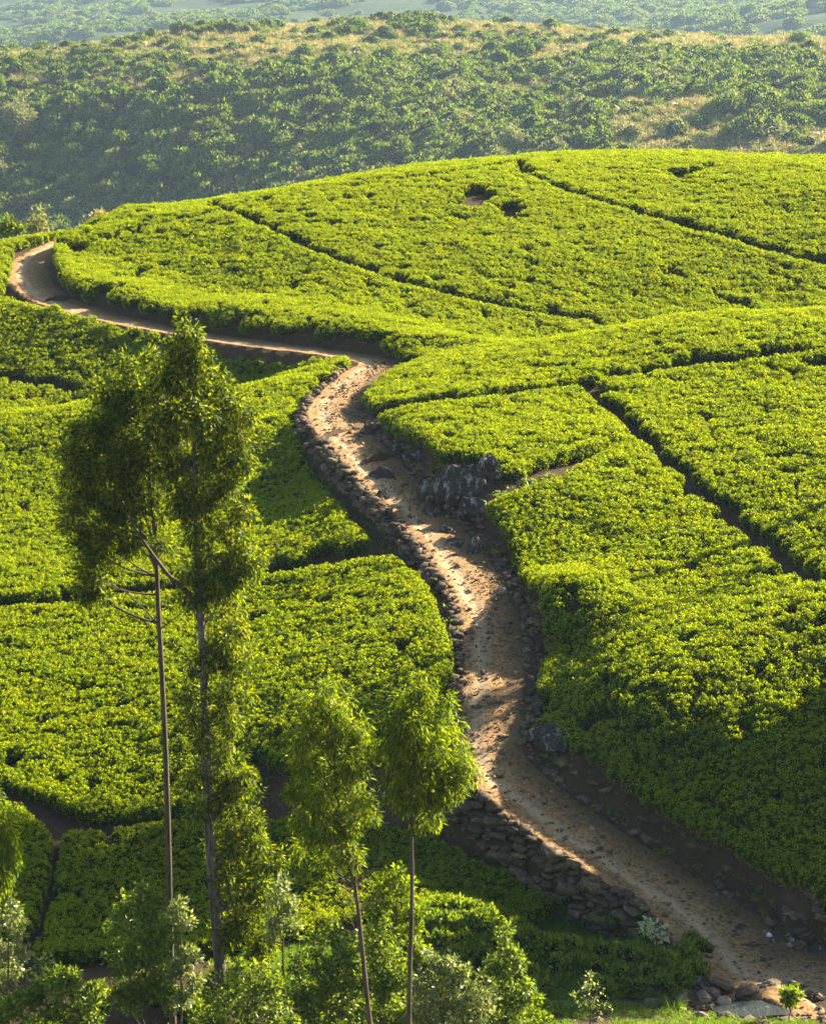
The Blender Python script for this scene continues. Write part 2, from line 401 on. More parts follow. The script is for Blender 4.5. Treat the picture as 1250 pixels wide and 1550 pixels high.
def Fz(x, y):
    a = np.clip((np.asarray(x)+285)/3.0, 0, len(fx)-1.001); b = np.clip((np.asarray(y)-236)/3.0, 0, len(fy)-1.001)
    ia, ib = a.astype(int), b.astype(int); ta, tb = a-ia, b-ib
    return (FH[ia,ib]*(1-ta)+FH[ia+1,ib]*ta)*(1-tb)+(FH[ia,ib+1]*(1-ta)+FH[ia+1,ib+1]*ta)*tb
def hill_mat(name, s1, dry, green, dark):
    m, t, b = nodes(name); p = pos(t)
    n1 = noise(t, s1, 8, 0.68, p); n2 = noise(t, s1*9, 6, 0.7, p)
    col = ramp(t, n1, [(0.36, green), (0.5, dry), (0.66, green)])
    col = mixc(t, ramp(t, n2, [(0.4,(0.7,)*3),(0.62,(0,)*3)]), col, dark)
    t.links.new(col, b.inputs['Base Color']); b.inputs['Roughness'].default_value = 0.95; b.inputs['Specular IOR Level'].default_value = 0.05
    bump(t, b, n2, 1.0, 1.0)
    return m
link('hillside', grid_mesh('hillside', FX, FY, FH, hill_mat('hillside growth', 0.02, (0.30,0.24,0.10), (0.14,0.17,0.045), (0.06,0.08,0.025))), kind='structure')
vc = []
def v_(u, v, D): vc.append(P(u, v, D*FS))
FS = 3.6
for u in (-400, 0, 300, 620, 900, 1250, 1700):
    b0 = {-400:110, 0:85, 300:62, 620:48, 900:50, 1250:60, 1700:70}[u]
    v_(u, b0+25, 560); v_(u, b0-15, 640); v_(u, b0-45, 730); v_(u, b0-90, 850); v_(u, b0-190, 1010)
for x in (-200, 0, 200): vc.append(np.array([x, 1200, -30.0]))
vfit = tps_fit(np.array(vc), 1e-4)
vx = np.arange(-720, 720.1, 12); vy = np.arange(1140, 3630.1, 12)
VX, VY = np.meshgrid(vx, vy, indexing='ij')
VHt = tps_eval(vfit, VX, VY) + 7.5*vnoise(VX, VY, 135, 31) + 4*vnoise(VX, VY, 54, 32) + 1.5*vnoise(VX, VY, 26, 33) + 24*np.exp(-((VX-338)/120)**2-((VY-2040)/285)**2) - 15*np.exp(-((VX-105)/102)**2-((VY-2175)/225)**2)
def Vz(x, y):
    a = np.clip((np.asarray(x)+720)/12, 0, len(vx)-1.001); b = np.clip((np.asarray(y)-1140)/12, 0, len(vy)-1.001)
    ia, ib = a.astype(int), b.astype(int); ta, tb = a-ia, b-ib
    return (VHt[ia,ib]*(1-ta)+VHt[ia+1,ib]*ta)*(1-tb)+(VHt[ia,ib+1]*(1-ta)+VHt[ia+1,ib+1]*ta)*tb
link('far_hill', grid_mesh('far_hill', VX, VY, VHt, hill_mat('far hill growth', 0.012, (0.08,0.085,0.035), (0.05,0.075,0.025), (0.025,0.045,0.018))), kind='structure')

# ------------------------------------------------------------------ foliage builders
def rand_unit(n):
    v = rng.normal(size=(n, 3)); return v/np.linalg.norm(v, axis=1)[:, None]
def leaves(cen, direc, L, W, nrm=None, fold=None):
    """one diamond-shaped quad per leaf; cen is the leaf base"""
    n = len(cen)
    direc = direc/np.linalg.norm(direc, axis=1)[:, None]
    if nrm is None: nrm = rand_unit(n)
    side = np.cross(direc, nrm); side /= (np.linalg.norm(side, axis=1)[:, None]+1e-9)
    up = np.cross(side, direc)
    L = np.broadcast_to(L, n)[:, None]; W = np.broadcast_to(W, n)[:, None]
    mid = cen+direc*L*0.45
    v = np.stack([cen, mid+side*W*0.5+up*L*0.06, cen+direc*L-up*L*0.05, mid-side*W*0.5+up*L*0.06], 1)
    return v.reshape(-1, 3)
def quads(nv): return np.arange(nv).reshape(-1, 4)
def tube(path, radii, sides=7):
    path = np.asarray(path, float); n = len(path)
    tg = np.gradient(path, axis=0); tg /= np.linalg.norm(tg, axis=1)[:, None]+1e-9
    ref = np.array([1.0, 0.13, 0.07])
    a = np.cross(tg, ref); a /= np.linalg.norm(a, axis=1)[:, None]; b = np.cross(tg, a)
    an = np.linspace(0, 2*PI, sides, endpoint=False)
    r = np.asarray(radii)[:, None, None]
    v = path[:, None]+r*(np.cos(an)[None, :, None]*a[:, None]+np.sin(an)[None, :, None]*b[:, None])
    i = np.arange(n*sides).reshape(n, sides)
    f = np.stack([i[:-1], np.roll(i, -1, 1)[:-1], np.roll(i, -1, 1)[1:], i[1:]], -1).reshape(-1, 4)
    return v.reshape(-1, 3), f
class MB:
    def __init__(s): s.v = []; s.f = []; s.n = 0
    def add(s, v, f): s.v.append(v); s.f.append(f+s.n); s.n += len(v)
    def mesh(s, name, mat, smooth=False): return mesh_np(name, np.concatenate(s.v), np.concatenate(s.f), mat, smooth)

# tea bushes: a low clipped table of leaves over a dark heart
def tea_mesh(i, nl=1100):
    R, Ht = 0.6, 0.74
    ph = rng.uniform(0, 2*PI, 4)
    lob = lambda a: 1+0.10*np.sin(2*a+ph[0])+0.09*np.sin(3*a+ph[1])+0.06*np.sin(5*a+ph[2])
    # leaves over the table and down the skirt
    nt_ = int(nl*0.72); ntf = 40
    ta = rng.uniform(0, 2*PI, ntf); tr_ = np.sqrt((np.arange(ntf)+0.5)/ntf); tu = rng.integers(0, ntf, nt_)
    tzz = rng.normal(0, 0.045, ntf)
    ox, oy = rng.normal(0, 0.046, nt_), rng.normal(0, 0.046, nt_)
    x = tr_[tu]*R*np.cos(ta[tu])*lob(ta[tu])+ox; y = tr_[tu]*R*np.sin(ta[tu])*lob(ta[tu])+oy
    a = np.arctan2(oy, ox); r = np.hypot(x, y)/R; rl = np.hypot(ox, oy)/0.08
    z = Ht-0.17*r**4+tzz[tu]+0.05-0.055*rl**2+rng.normal(0, 0.02, nt_)
    r = np.minimum(rl, 1.5)
    d = np.stack([np.cos(a)*r*0.7, np.sin(a)*r*0.7, np.full(nt_, 0.55)], 1)+rng.normal(0, 0.4, (nt_, 3))
    ns = nl-nt_; a2 = rng.uniform(0, 2*PI, ns); zz = rng.uniform(0.12, 0.62, ns)
    rr = R*lob(a2)*(0.86+0.12*np.sin(zz*4))
    d2 = np.stack([np.cos(a2), np.sin(a2), rng.uniform(-0.1, 0.7, ns)], 1)+rng.normal(0, 0.45, (ns, 3))
    cen = np.r_[np.stack([x, y, z], 1), np.stack([rr*np.cos(a2), rr*np.sin(a2), zz], 1)]
    nn = np.r_[np.tile([0, 0, 1.0], (nt_, 1))+rng.normal(0, 0.55, (nt_, 3)), rand_unit(ns)]
    L = rng.uniform(0.05, 0.092, nl)
    lv = leaves(cen, np.r_[d, d2], L, L*rng.uniform(0.42, 0.6, nl), nn)
    # heart
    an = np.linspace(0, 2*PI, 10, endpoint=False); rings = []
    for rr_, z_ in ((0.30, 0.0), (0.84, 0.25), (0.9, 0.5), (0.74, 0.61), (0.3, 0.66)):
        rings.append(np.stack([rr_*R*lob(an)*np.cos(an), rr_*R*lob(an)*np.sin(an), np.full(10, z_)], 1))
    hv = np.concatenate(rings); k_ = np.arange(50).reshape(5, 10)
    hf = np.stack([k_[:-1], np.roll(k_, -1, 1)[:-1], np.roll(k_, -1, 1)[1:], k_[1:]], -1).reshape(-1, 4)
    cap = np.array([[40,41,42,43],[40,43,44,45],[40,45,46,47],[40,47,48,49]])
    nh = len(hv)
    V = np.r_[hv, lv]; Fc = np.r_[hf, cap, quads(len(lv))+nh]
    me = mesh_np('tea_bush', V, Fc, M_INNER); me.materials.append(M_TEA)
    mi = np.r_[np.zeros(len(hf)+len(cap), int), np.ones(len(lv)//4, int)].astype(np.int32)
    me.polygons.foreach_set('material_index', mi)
    return me
TEA = [tea_mesh(i) for i in range(7)]

def variants(name, meshes):
    cc = bpy.data.collections.new(name)
    for i, me in enumerate(meshes): cc.objects.link(bpy.data.objects.new('%s_%02d' % (name, i), me))
    return cc
def scatter_tree(cc):
    ng = bpy.data.node_groups.new('scatter '+cc.name, 'GeometryNodeTree')
    ng.interface.new_socket('Geometry', in_out='INPUT', socket_type='NodeSocketGeometry')
    ng.interface.new_socket('Geometry', in_out='OUTPUT', socket_type='NodeSocketGeometry')
    N = ng.nodes.new; L = ng.links.new
    gi, go = N('NodeGroupInput'), N('NodeGroupOutput')
    ci = N('GeometryNodeCollectionInfo'); ci.inputs['Collection'].default_value = cc; ci.inputs['Separate Children'].default_value = True; ci.inputs['Reset Children'].default_value = True
    ip = N('GeometryNodeInstanceOnPoints'); ip.inputs['Pick Instance'].default_value = True
    def at(n_, t_):
        a = N('GeometryNodeInputNamedAttribute'); a.data_type = t_; a.inputs['Name'].default_value = n_
        return a.outputs['Attribute']
    L(gi.outputs[0], ip.inputs['Points']); L(ci.outputs[0], ip.inputs['Instance'])
    L(at('idx', 'INT'), ip.inputs['Instance Index'])
    er = N('FunctionNodeEulerToRotation'); L(at('rot', 'FLOAT_VECTOR'), er.inputs[0]); L(er.outputs[0], ip.inputs['Rotation'])
    L(at('scl', 'FLOAT_VECTOR'), ip.inputs['Scale']); L(ip.outputs[0], go.inputs[0])
    return ng
def scatter(name, tree, nvar, pts, rot, scl, **kw):
    me = bpy.data.meshes.new(name); me.vertices.add(len(pts)); me.vertices.foreach_set('co', np.asarray(pts, np.float32).ravel())
    me.attributes.new('rot', 'FLOAT_VECTOR', 'POINT').data.foreach_set('vector', np.asarray(rot, np.float32).ravel())
    me.attributes.new('scl', 'FLOAT_VECTOR', 'POINT').data.foreach_set('vector', np.asarray(scl, np.float32).ravel())
    me.attributes.new('idx', 'INT', 'POINT').data.foreach_set('value', rng.integers(0, nvar, len(pts)).astype(np.int32))
    me.update()
    o = link(name, me, kind='stuff', **kw)
    md = o.modifiers.new('scatter', 'NODES'); md.node_group = tree
    return o
def tilt_euler(nrm, spin):
    out = np.zeros((len(nrm), 3))
    for i, (n_, s_) in enumerate(zip(nrm, spin)):
        q = Vector((0, 0, 1)).rotation_difference(Vector(n_)).to_matrix() @ Matrix.Rotation(s_, 3, 'Z')
        out[i] = q.to_euler()
    return out

# ------------------------------------------------------------------ tea fields
def inside(poly, x, y):
    r = np.zeros(x.shape, bool); j = len(poly)-1
    for i in range(len(poly)):
        xi, yi = poly[i]; xj, yj = poly[j]
        r ^= ((yi > y) != (yj > y)) & (x < (xj-xi)*(y-yi)/(yj-yi+1e-12)+xi); j = i
    return r
def dist_line(ln, x, y):
    d = np.full(x.shape, 1e9)
    for a, b in zip(ln[:-1], ln[1:]):
        ab = b-a; t = np.clip(((x-a[0])*ab[0]+(y-a[1])*ab[1])/(ab@ab+1e-9), 0, 1)
        d = np.minimum(d, np.hypot(x-a[0]-t*ab[0], y-a[1]-t*ab[1]))
    return d
def plan(pts, hgt=CAN*0.8):
    out = []
    for p in pts:
        q = hit(p[0], p[1], hgt); out.append([q[0], q[1]+(p[2] if len(p) > 2 else 0)])
    return np.array(out)
P1 = [(325,306),(330,318),(400,345),(450,372),(520,402),(600,430),(700,455),(800,475),(905,492)]
P2 = [(783,246),(795,268),(850,292),(950,320),(1040,348),(1120,370),(1250,405),(1400,448)]
P3 = [(885,585),(920,622),(1000,690),(1090,770),(1180,840),(1250,888),(1400,985)]
FIELDS = [
 ('tea field on the far hill left of its first dark path, above the loop of road',
  [(82,378),(100,360,1),(140,337,4)]+[(330,302,4)]+P1[1:]+[(860,505),(800,520),(720,533),(640,538),(590,535),(520,522),(420,511),(330,503),(250,488),(170,472),(122,450),(92,418)]),
 ('tea field on the far hill between the two long dark paths, with bare soil patches',
  [(330,302,4),(500,272,4),(640,252,4),(780,238,4)]+P2+[(1400,470),(1250,464),(1070,472)]+P1[::-1][:-1]),
 ('tea field on the crest of the far hill right of the upper dark path', [(783,238,4),(960,228,4),(1100,232,4),(1250,240,4),(1400,250,4)]+P2[::-1]),
 ('narrow tea hedge outside the bend of the road at the left edge', [(-80,380),(0,368),(50,357,1.5),(97,351,2),(82,366),(40,375),(15,393),(6,440),(-5,444),(-80,436)]),
 ('tea field on the bank below the upper road, partly behind the tall tree',
  [(-80,438),(0,450),(60,466),(150,487),(250,507),(350,521),(450,533),(525,541),(522,556),(450,566),(400,572),(250,583),(120,602),(0,620),(-80,632)]),
 ('tea field on the left slope between the stone walled road and the straight dark path',
  [(-80,634,1),(0,626,1),(180,598,1),(400,573,1),(480,562,.6),(540,556),(525,568),(475,588),(452,612),(458,655),(480,705),(505,750),(530,785),(572,828),(500,840),(400,862),(200,892),(0,910),(-80,918)]),
 ('bright tea field on the left slope below the straight dark path',
  [(-80,928),(0,922),(200,904),(400,874),(560,848),(598,845),(636,875),(662,935),(680,985),(684,1030),(672,1080),(620,1130),(540,1150),(470,1160),(425,1160),(395,1135),(370,1130),(385,1200),(300,1222),(130,1232),(70,1205),(-80,1150)]),
 ('shaded tea terrace under the lower stone wall behind the slim trees',
  [(62,1445),(105,1262),(240,1248),(450,1238),(640,1240),(700,1290),(830,1350),(825,1378),(700,1372),(500,1405),(250,1440)]),
 ('shaded tea plot at the left edge beside the narrow dark gap', [(-80,1195),(20,1218),(75,1270),(42,1410),(-80,1445)]),
 ('sunlit tea field along the crest of the right knoll',
  [(556,602),(572,580),(640,547,1.5),(760,522,3),(900,499,3),(1070,476,3),(1250,468,3),(1400,463,3),(1400,522),(1250,527),(1150,543),(1000,560),(885,580),(760,598),(650,611),(580,624)]),
 ('small tea field on the nose of the right knoll above the dark rocks',
  [(584,632),(650,614),(760,602),(880,585),(920,625),(945,655),(905,678),(840,692),(775,716),(735,690),(668,690),(645,662),(604,655)]),
 ('tea field on the near face of the right knoll beside the sandy road',
  [(742,765),(780,745),(850,722),(905,694),(945,662)]+P3[2:]+[(1400,1480),(1250,1378),(1100,1288),(960,1196),(870,1130),(815,1090),(812,1070),(838,960),(812,880),(775,815)]),
 ('tea field on the right knoll above its long diagonal dark path', [(890,580),(1000,562),(1150,545),(1250,530),(1400,526)]+P3[::-1]),
]
PATHS = [(P1, .48), (P2, .46), (P3, .58),
 ([(95,372),(200,351),(325,326)], .34), ([(330,318),(400,309),(500,293),(680,267),(780,251)], .34),
 ([(580,625),(650,612),(760,600),(885,583),(1000,561),(1150,544),(1210,530)], .42), ([(0,572),(60,583),(120,596)], .5),
 ([(-80,922),(0,915),(200,896),(400,868),(500,845),(590,833)], .5), ([(1025,262),(1030,272),(1075,255)], .5), ([(1080,450),(1130,470)], .45)]
HOLES = [(722,300,1.5),(772,322,1.3),(705,310,.9),(195,425,.9),(215,418,.9),(180,440,.7),(1245,550,1.5),(870,690,1.0),(820,605,.7),(1050,548,.7),(1180,700,.5),(930,675,.6),(40,775,.6),(690,335,.6),(1040,345,.8),(845,300,.6)]
S_ = 0.84
bx, by = np.meshgrid(np.arange(-50, 50, S_), np.arange(94, 236, S_), indexing='ij')
bx = bx+((np.arange(bx.shape[1]) % 2)*0.5*S_)[None, :]
bx = bx.ravel()+rng.normal(0, 0.12, bx.size); by = by.ravel()+rng.normal(0, 0.12, by.size)
plines = [(plan(p, CAN*0.5), w_) for p, w_ in PATHS]
keep = rng.uniform(size=bx.size) > 0.006
for ln, w_ in plines: keep &= dist_line(ln, bx, by) > w_+0.25*rng.uniform(size=bx.size)
for (u, v, r) in HOLES:
    q = hit(u, v, 0.3); keep &= np.hypot(bx-q[0], (by-q[1])*0.75) > r
d_, z_, w_ = road_query(bx, by)
keep &= np.abs(d_) > w_+np.where(by > 170, 0.3, np.where((d_ > 0) & (by < 132) & (by > 111), 1.15, 0.75))
tree_tea = scatter_tree(variants('tea_variant', TEA))
taken = np.zeros(bx.size, bool)
for fi, (label, poly) in enumerate(FIELDS):
    pp = plan(poly)
    m = inside(pp, bx, by) & keep & ~taken
    taken |= m
    x, y = bx[m], by[m]
    loop = np.r_[pp, pp[:1]]                     # a clipped row along the field's edge
    md = (dist_line(loop, x, y) > 0.62) | ((y > 168) & (np.abs(road_query(x, y)[0]) < 3.2)); x, y = x[md], y[md]
    ex, ey = [], []
    for a_, b_ in zip(loop[:-1], loop[1:]):
        m_ = max(1, int(np.linalg.norm(b_-a_)/0.62))
        t_ = (np.arange(m_)+0.5)/m_; dv = (b_-a_)/(np.linalg.norm(b_-a_)+1e-9)
        for sg in (-1, 1):
            qx = a_[0]+(b_-a_)[0]*t_-dv[1]*sg*0.4; qy = a_[1]+(b_-a_)[1]*t_+dv[0]*sg*0.4
            k_ = inside(pp, qx, qy); ex.append(qx[k_]); ey.append(qy[k_])
    ex, ey = np.concatenate(ex), np.concatenate(ey)
    ke = np.ones(len(ex), bool)
    for ln, w_ in plines: ke &= dist_line(ln, ex, ey) > w_+0.2
    dd, _, ww = road_query(ex, ey); ke &= np.abs(dd) > ww+np.where(ey > 170, 0.3, np.where((dd > 0) & (ey < 132) & (ey > 111), 1.1, 0.7))
    x, y = np.r_[x, ex[ke]], np.r_[y, ey[ke]]; n = len(x)
    rough = 1.0 if ('knoll' in label or 'far hill' in label) else 0.45
    th = rng.uniform(size=n) > 0.035*rough*(1+vnoise(x, y, 2.5, 43)); x, y = x[th], y[th]; n = len(x)
    lf = rough*(vnoise(x, y, 2.2, 41)+0.8*vnoise(x, y, 0.9, 42))
    z = Hs(x, y)-0.03
    sc = np.stack([rng.uniform(0.86, 1.22, n), rng.uniform(0.86, 1.22, n), rng.uniform(0.93, 1.08, n)+0.10*lf], 1)
    nr = normal_at(x, y)
    nr = nr*np.array([0.85, 0.85, 1.0])
    rot = tilt_euler(nr, rng.uniform(0, 2*PI, n))
    pts = np.stack([x, y, z], 1)
    if 'near face' in label:
        u, v = pix(pts+np.array([0, 0, 0.6]))
        vis = (u > -10) & (u < 1262) & (v < 1560)
        order = np.argsort(np.where(vis, y, 1e9))[:min(290, vis.sum())]
        for i in order:
            o = link('tea_bush', TEA[int(rng.integers(0, 7))], loc=pts[i], label='clipped tea bush in the dense canopy on the near face of the right knoll', cat='tea bush', group='tea bushes on the near face of the right knoll')
            o.rotation_euler = rot[i]; o.scale = sc[i]
        ms = np.ones(n, bool); ms[order] = False
        pts, rot, sc = pts[ms], rot[ms], sc[ms]
    scatter('tea_field', tree_tea, 7, pts, rot, sc, label=label, cat='tea field', group='fields of clipped tea bushes')
# ------------------------------------------------------------------ trees and shrubs
MPP = lambda D: D/(F*math.cos(math.atan((825)/F)))          # metres per photo pixel, near enough
def crown_mesh(name, clumps, D, mat, leaf=(0.12, 0.2), asp=0.2, droop=0.8, dens=1.0, spray=16, sr=0.28, depth=1.0, seed=0, grow=1.0):
    """sprays of leaves spread through the crown's clumps; clumps are (u, v, radius in pixels[, forward offset in m])"""
    global rng
    rng = np.random.default_rng(seed+100)
    cs, ds = [], []
    cents = []
    for cl in clumps:
        u, v, r = cl[:3]; rm = r*MPP(D)*grow
        c0 = P(u, v, D)+np.array([0, (cl[3] if len(cl) > 3 else rng.uniform(-0.6, 0.6)*rm*depth), 0])
        cents.append((c0, rm))
        ns = max(3, int(dens*26*(rm**2+0.10)))
        un = rand_unit(ns); rad = rng.uniform(0.0, 1, ns)**0.4*rng.uniform(0.8, 1.15, ns)
        sc = c0+un*(rad*rm)[:, None]*np.array([1.0, 1.0, 0.95])
        for p_, o_ in zip(sc, un):
            k_ = int(spray*rng.uniform(0.5, 1.6)); e_ = sr*rng.uniform(0.6, 1.25)
            q = rand_unit(k_)*(rng.uniform(0, 1, k_)**0.4)[:, None]*np.array([e_, e_, e_*(1+0.5*droop)])
            cs.append(p_+q)
            d = q/e_*0.7+o_*0.25+rng.normal(0, 0.4, (k_, 3)); d[:, 2] -= droop
            ds.append(d)
    cs, ds = np.concatenate(cs), np.concatenate(ds)
    L = rng.uniform(leaf[0], leaf[1], len(cs))*1.35
    V = leaves(cs, ds, L, L*asp*rng.uniform(0.8, 1.2, len(cs)))
    return mesh_np(name, V, quads(len(V)), mat), cents
def place(me_v, base): return me_v-base
def shift_mesh(me, base):
    co = np.empty(len(me.vertices)*3, np.float32); me.vertices.foreach_get('co', co)
    me.vertices.foreach_set('co', (co.reshape(-1, 3)-np.asarray(base, np.float32)).ravel()); me.update()
def tree(name, label, cat, D, trunk_px, trunk_w, clumps, mat, bark, limb_w=0.22, limbs=True, forks=(), group=None, crown='foliage', trunkname='trunk', base=None, **kw):
    """trunk_px from the base up, widths in pixels at base and top"""
    tp = np.array([P(u, v, D) for u, v in trunk_px])
    gz = float(Hs(tp[0][0], D))
    if base is None:
        base = np.array([tp[0][0], D, gz-0.1])
    if tp[0][2] > base[2]+0.05: tp = np.r_[[base+np.array([0, 0, 0])], tp]
    tp = smooth_line(np.c_[tp, np.zeros(len(tp))], 0.6)[:, :3] if np.ptp(tp[:, 2]) > 1 else tp
    root = bpy.data.objects.new(name, None); COL.objects.link(root); root.location = base; root.empty_display_size = 0.3
    for k_, v_ in (('label', label), ('category', cat), ('group', group)):
        if v_: root[k_] = v_
    n = len(tp); t = np.linspace(0, 1, n)
    tp[:, 0] += 0.03*np.sin(t*17+D); tp[:, 1] += 0.04*np.sin(t*13+1)
    w0, w1 = trunk_w[0]*MPP(D)/2, trunk_w[1]*MPP(D)/2
    rad = w0+(w1-w0)*t**0.9; rad[:2] *= 1.15
    v, f = tube(tp-base, rad, 9); m = MB(); m.add(v, f)
    link(trunkname, m.mesh(trunkname, bark, True), root)
    me, cents = crown_mesh(crown, clumps, D, mat, **kw)
    shift_mesh(me, base); link(crown, me, root)
    if limbs:
        for (c0, rm) in cents:
            if rm < 0.25: continue
            below = tp[:, 2] < c0[2]-0.25*rm
            j = np.argmin(np.linalg.norm(tp-(c0-np.array([0, 0, 0.9*rm+0.5])), axis=1)) if below.any() else 0
            a, b = tp[j], c0
            mid = (a+b)/2+np.array([0, 0, -0.12*np.linalg.norm(b-a)])
            pth = np.array([(1-q)**2*a+2*q*(1-q)*mid+q*q*b for q in np.linspace(0, 1, 6)])
            r0 = min(rad[j]*0.55, 0.02+0.022*np.linalg.norm(b-a)+0.02*rm)
            mm = MB(); v, f = tube(pth-base, np.linspace(r0, 0.012, 6), 5); mm.add(v, f)
            for _ in range(int(3+4*rm)):
                e = c0+rand_unit(1)[0]*rm*0.85; s0 = pth[rng.integers(3, 6)]
                v, f = tube(np.array([s0, (s0+e)/2+rng.normal(0, .05*rm, 3), e])-base, [0.013, 0.010, 0.005], 4); mm.add(v, f)
            link('limb', mm.mesh('limb', bark, True), root)
    for (pts, wd) in forks:
        q = np.array([P(u, v_, D) for u, v_ in pts]); q = smooth_line(np.c_[q, np.zeros(len(q))], 0.4)[:, :3]
        v, f = tube(q-base, np.linspace(wd[0]*MPP(D)/2, wd[1]*MPP(D)/2, len(q)), 7); mm = MB(); mm.add(v, f)
        link('limb', mm.mesh('limb', M_BARK, True), root)
    return root

DA, DB, DC, DD = 88.5, 87.5, 80.5, 80.0
tree('gum_tree', 'tall gum tree with a thin bare trunk and dark rounded crown leaning left', 'tree', DA,
     [(264,1600),(262,1500),(256,1300),(250,1150),(245,1000),(240,900),(236,850),(232,780),(225,700)], (12, 5),
     [(215,565,38),(180,610,48),(228,620,48),(150,655,42),(195,670,50),(120,695,34),(160,715,48),(240,690,44),(205,730,46),(115,740,28),(145,770,44),(190,775,40),
      (112,785,20),(165,820,36),(130,825,30),(145,875,28),(152,900,18),(205,820,22),(135,895,20),(240,770,20),(250,820,14)], M_GUM, M_BARK,
     forks=[([(236,860),(222,820),(205,790),(185,760)],(6,2)),([(238,880),(232,820),(215,770),(205,730)],(5,2)),([(241,948),(222,925),(200,905),(182,888)],(3,1)),([(243,952),(262,938),(278,926)],(3,1))],
     dens=0.95, spray=95, sr=0.33, droop=0.25, leaf=(0.10,0.16), asp=0.3, seed=1)
tree('gum_tree', 'tallest gum tree with a leafy peeling trunk and pointed crown', 'tree', DB,
     [(338,1620),(334,1500),(326,1380),(318,1250),(312,1100),(304,950),(301,880),(299,780),(294,680),(288,580),(285,505)], (21, 4),
     [(284,500,17),(276,530,28),(302,535,24),(262,570,34),(308,578,40),(285,565,34),(248,605,30),(335,615,36),(290,625,46),(350,645,30),(375,625,16),(262,655,36),(325,680,46),(362,685,28),
      (285,705,42),(345,735,36),(310,760,40),(275,750,24),(370,770,20),(345,800,24),(295,800,26),(358,835,30),(378,860,26),(350,870,22),(318,835,16),
      (285,868,22),(315,872,34),(345,885,20),(330,915,34),(285,905,16),(345,955,38),(360,1000,30),(325,990,30),(290,1015,16),(350,1045,34),(285,1055,20),(300,1085,20),(345,1090,30),(325,1120,30),
      (300,1170,22),(345,1160,36),(360,1190,30),(335,1215,40),(370,1240,36),(300,1220,20),(355,1285,44),(390,1275,26),(405,1310,24),(350,1335,44),(390,1350,38),(375,1400,40),(345,1410,30),(400,1430,28),(385,1460,36),(360,1490,36)], M_GUM, M_BARKG,
     forks=[([(303,925),(285,898),(262,878),(244,856),(225,830),(205,800),(192,778)],(9,3))],
     dens=0.9, spray=80, sr=0.33, droop=0.55, leaf=(0.11,0.18), asp=0.26, seed=2)
rc = tree('young_gum_tree', 'young gum tree with bare dead twigs under its crown', 'tree', DC,
     [(566,1620),(560,1550),(549,1430),(536,1340),(522,1270),(512,1200),(503,1130),(496,1050)], (10, 3),
     [(495,1048,16),(480,1070,22),(510,1075,24),(470,1105,28),(500,1110,34),(535,1115,24),(548,1130,14),(470,1145,30),(520,1150,34),(455,1170,20),(490,1185,36),(535,1190,28),(545,1215,20),(455,1205,18),
      (480,1225,26),(515,1230,24),(438,1195,9),(445,1240,10),(500,1260,20),(540,1250,18),(470,1262,14),(520,1290,16),(455,1285,10),(495,1305,14),(540,1300,11)], M_YOUNG, M_BARK, dens=0.8, grow=1.18, spray=62, sr=0.28, droop=0.65, leaf=(0.12,0.22), asp=0.18, seed=3)
tw_base = np.array(rc.location)
for i in range(60):
    t = rng.uniform(0, 1); a = P(514+36*t, 1235+190*t, DC)
    sd = rng.choice([-1, 1], p=[0.62, 0.38]); ln = rng.uniform(0.5, 1.15)*(1.15-0.45*t)
    e = a+np.array([sd*ln*rng.uniform(0.5, 1), rng.uniform(-0.5, 0.5)*ln, ln*rng.uniform(0.35, 0.9)])
    m_ = (a+e)/2+rng.normal(0, 0.05, 3); mm = MB(); v, f = tube(np.array([a, m_, e])-tw_base, [0.013, 0.010, 0.005], 4); mm.add(v, f)
    for _ in range(2):
        s0 = m_+(e-m_)*rng.uniform(0, 0.8); e2 = s0+(e-a)*0.35+rng.normal(0, 0.13, 3)
        v, f = tube(np.array([s0, (s0+e2)/2, e2])-tw_base, [0.008, 0.006, 0.004], 4); mm.add(v, f)
    link('twig', mm.mesh('twig', M_TWIG), rc)
tree('young_gum_tree', 'young gum tree with a straight bare stem and bright round crown by the road', 'tree', DD,
     [(619,1620),(620,1550),(622,1400),(623,1250),(628,1150),(634,1050)], (11, 3),
     [(636,1042,16),(618,1065,24),(650,1070,26),(600,1095,28),(632,1105,38),(670,1105,28),(590,1130,28),(620,1150,38),(660,1145,36),(695,1150,24),(600,1175,26),(640,1185,34),(678,1180,28),(706,1170,14),
      (618,1210,20),(650,1215,16),(605,1205,16),(630,1245,10),(655,1238,10),(690,1200,12)], M_YOUNG, M_BARK, dens=0.95, grow=1.15, spray=65, sr=0.28, droop=0.8, leaf=(0.12,0.2), asp=0.2, seed=4)
tree('young_gum_tree', 'gum tree with drooping leaves cut by the left edge of the picture', 'tree', 84.0,
     [(-30,1620),(-25,1400),(-22,1220)], (12, 4),
     [(-15,1215,24),(-5,1250,28),(12,1275,22),(-10,1290,28),(22,1300,12),(5,1325,16),(-25,1340,26)], M_YOUNG, M_BARK, dens=1.0, spray=55, sr=0.3, droop=1.2, leaf=(0.14,0.22), asp=0.2, seed=5)
def shrub(label, D, stem, clumps, mat, seed, name='shrub', cat='shrub', leaf=(0.10,0.17), asp=0.45, dens=1.1, droop=0.1, spray=34, sr=0.22, w=(5, 2), **kw):
    return tree(name, label, cat, D, stem, w, clumps, mat, M_BARK, leaf=leaf, asp=asp, dens=dens, droop=droop, spray=spray, sr=sr, trunkname='stem', seed=seed, **kw)
shrub('young leafy tree standing just behind the straight bare stem', 87.5, [(604,1620),(602,1500),(600,1400),(598,1340)],
      [(598,1320,20),(580,1345,24),(615,1345,22),(570,1375,20),(600,1375,30),(630,1380,20),(590,1410,30),(625,1415,22),(638,1440,14),(560,1405,10)], M_YOUNG, 11, name='young_tree', cat='tree', leaf=(0.10,0.17))
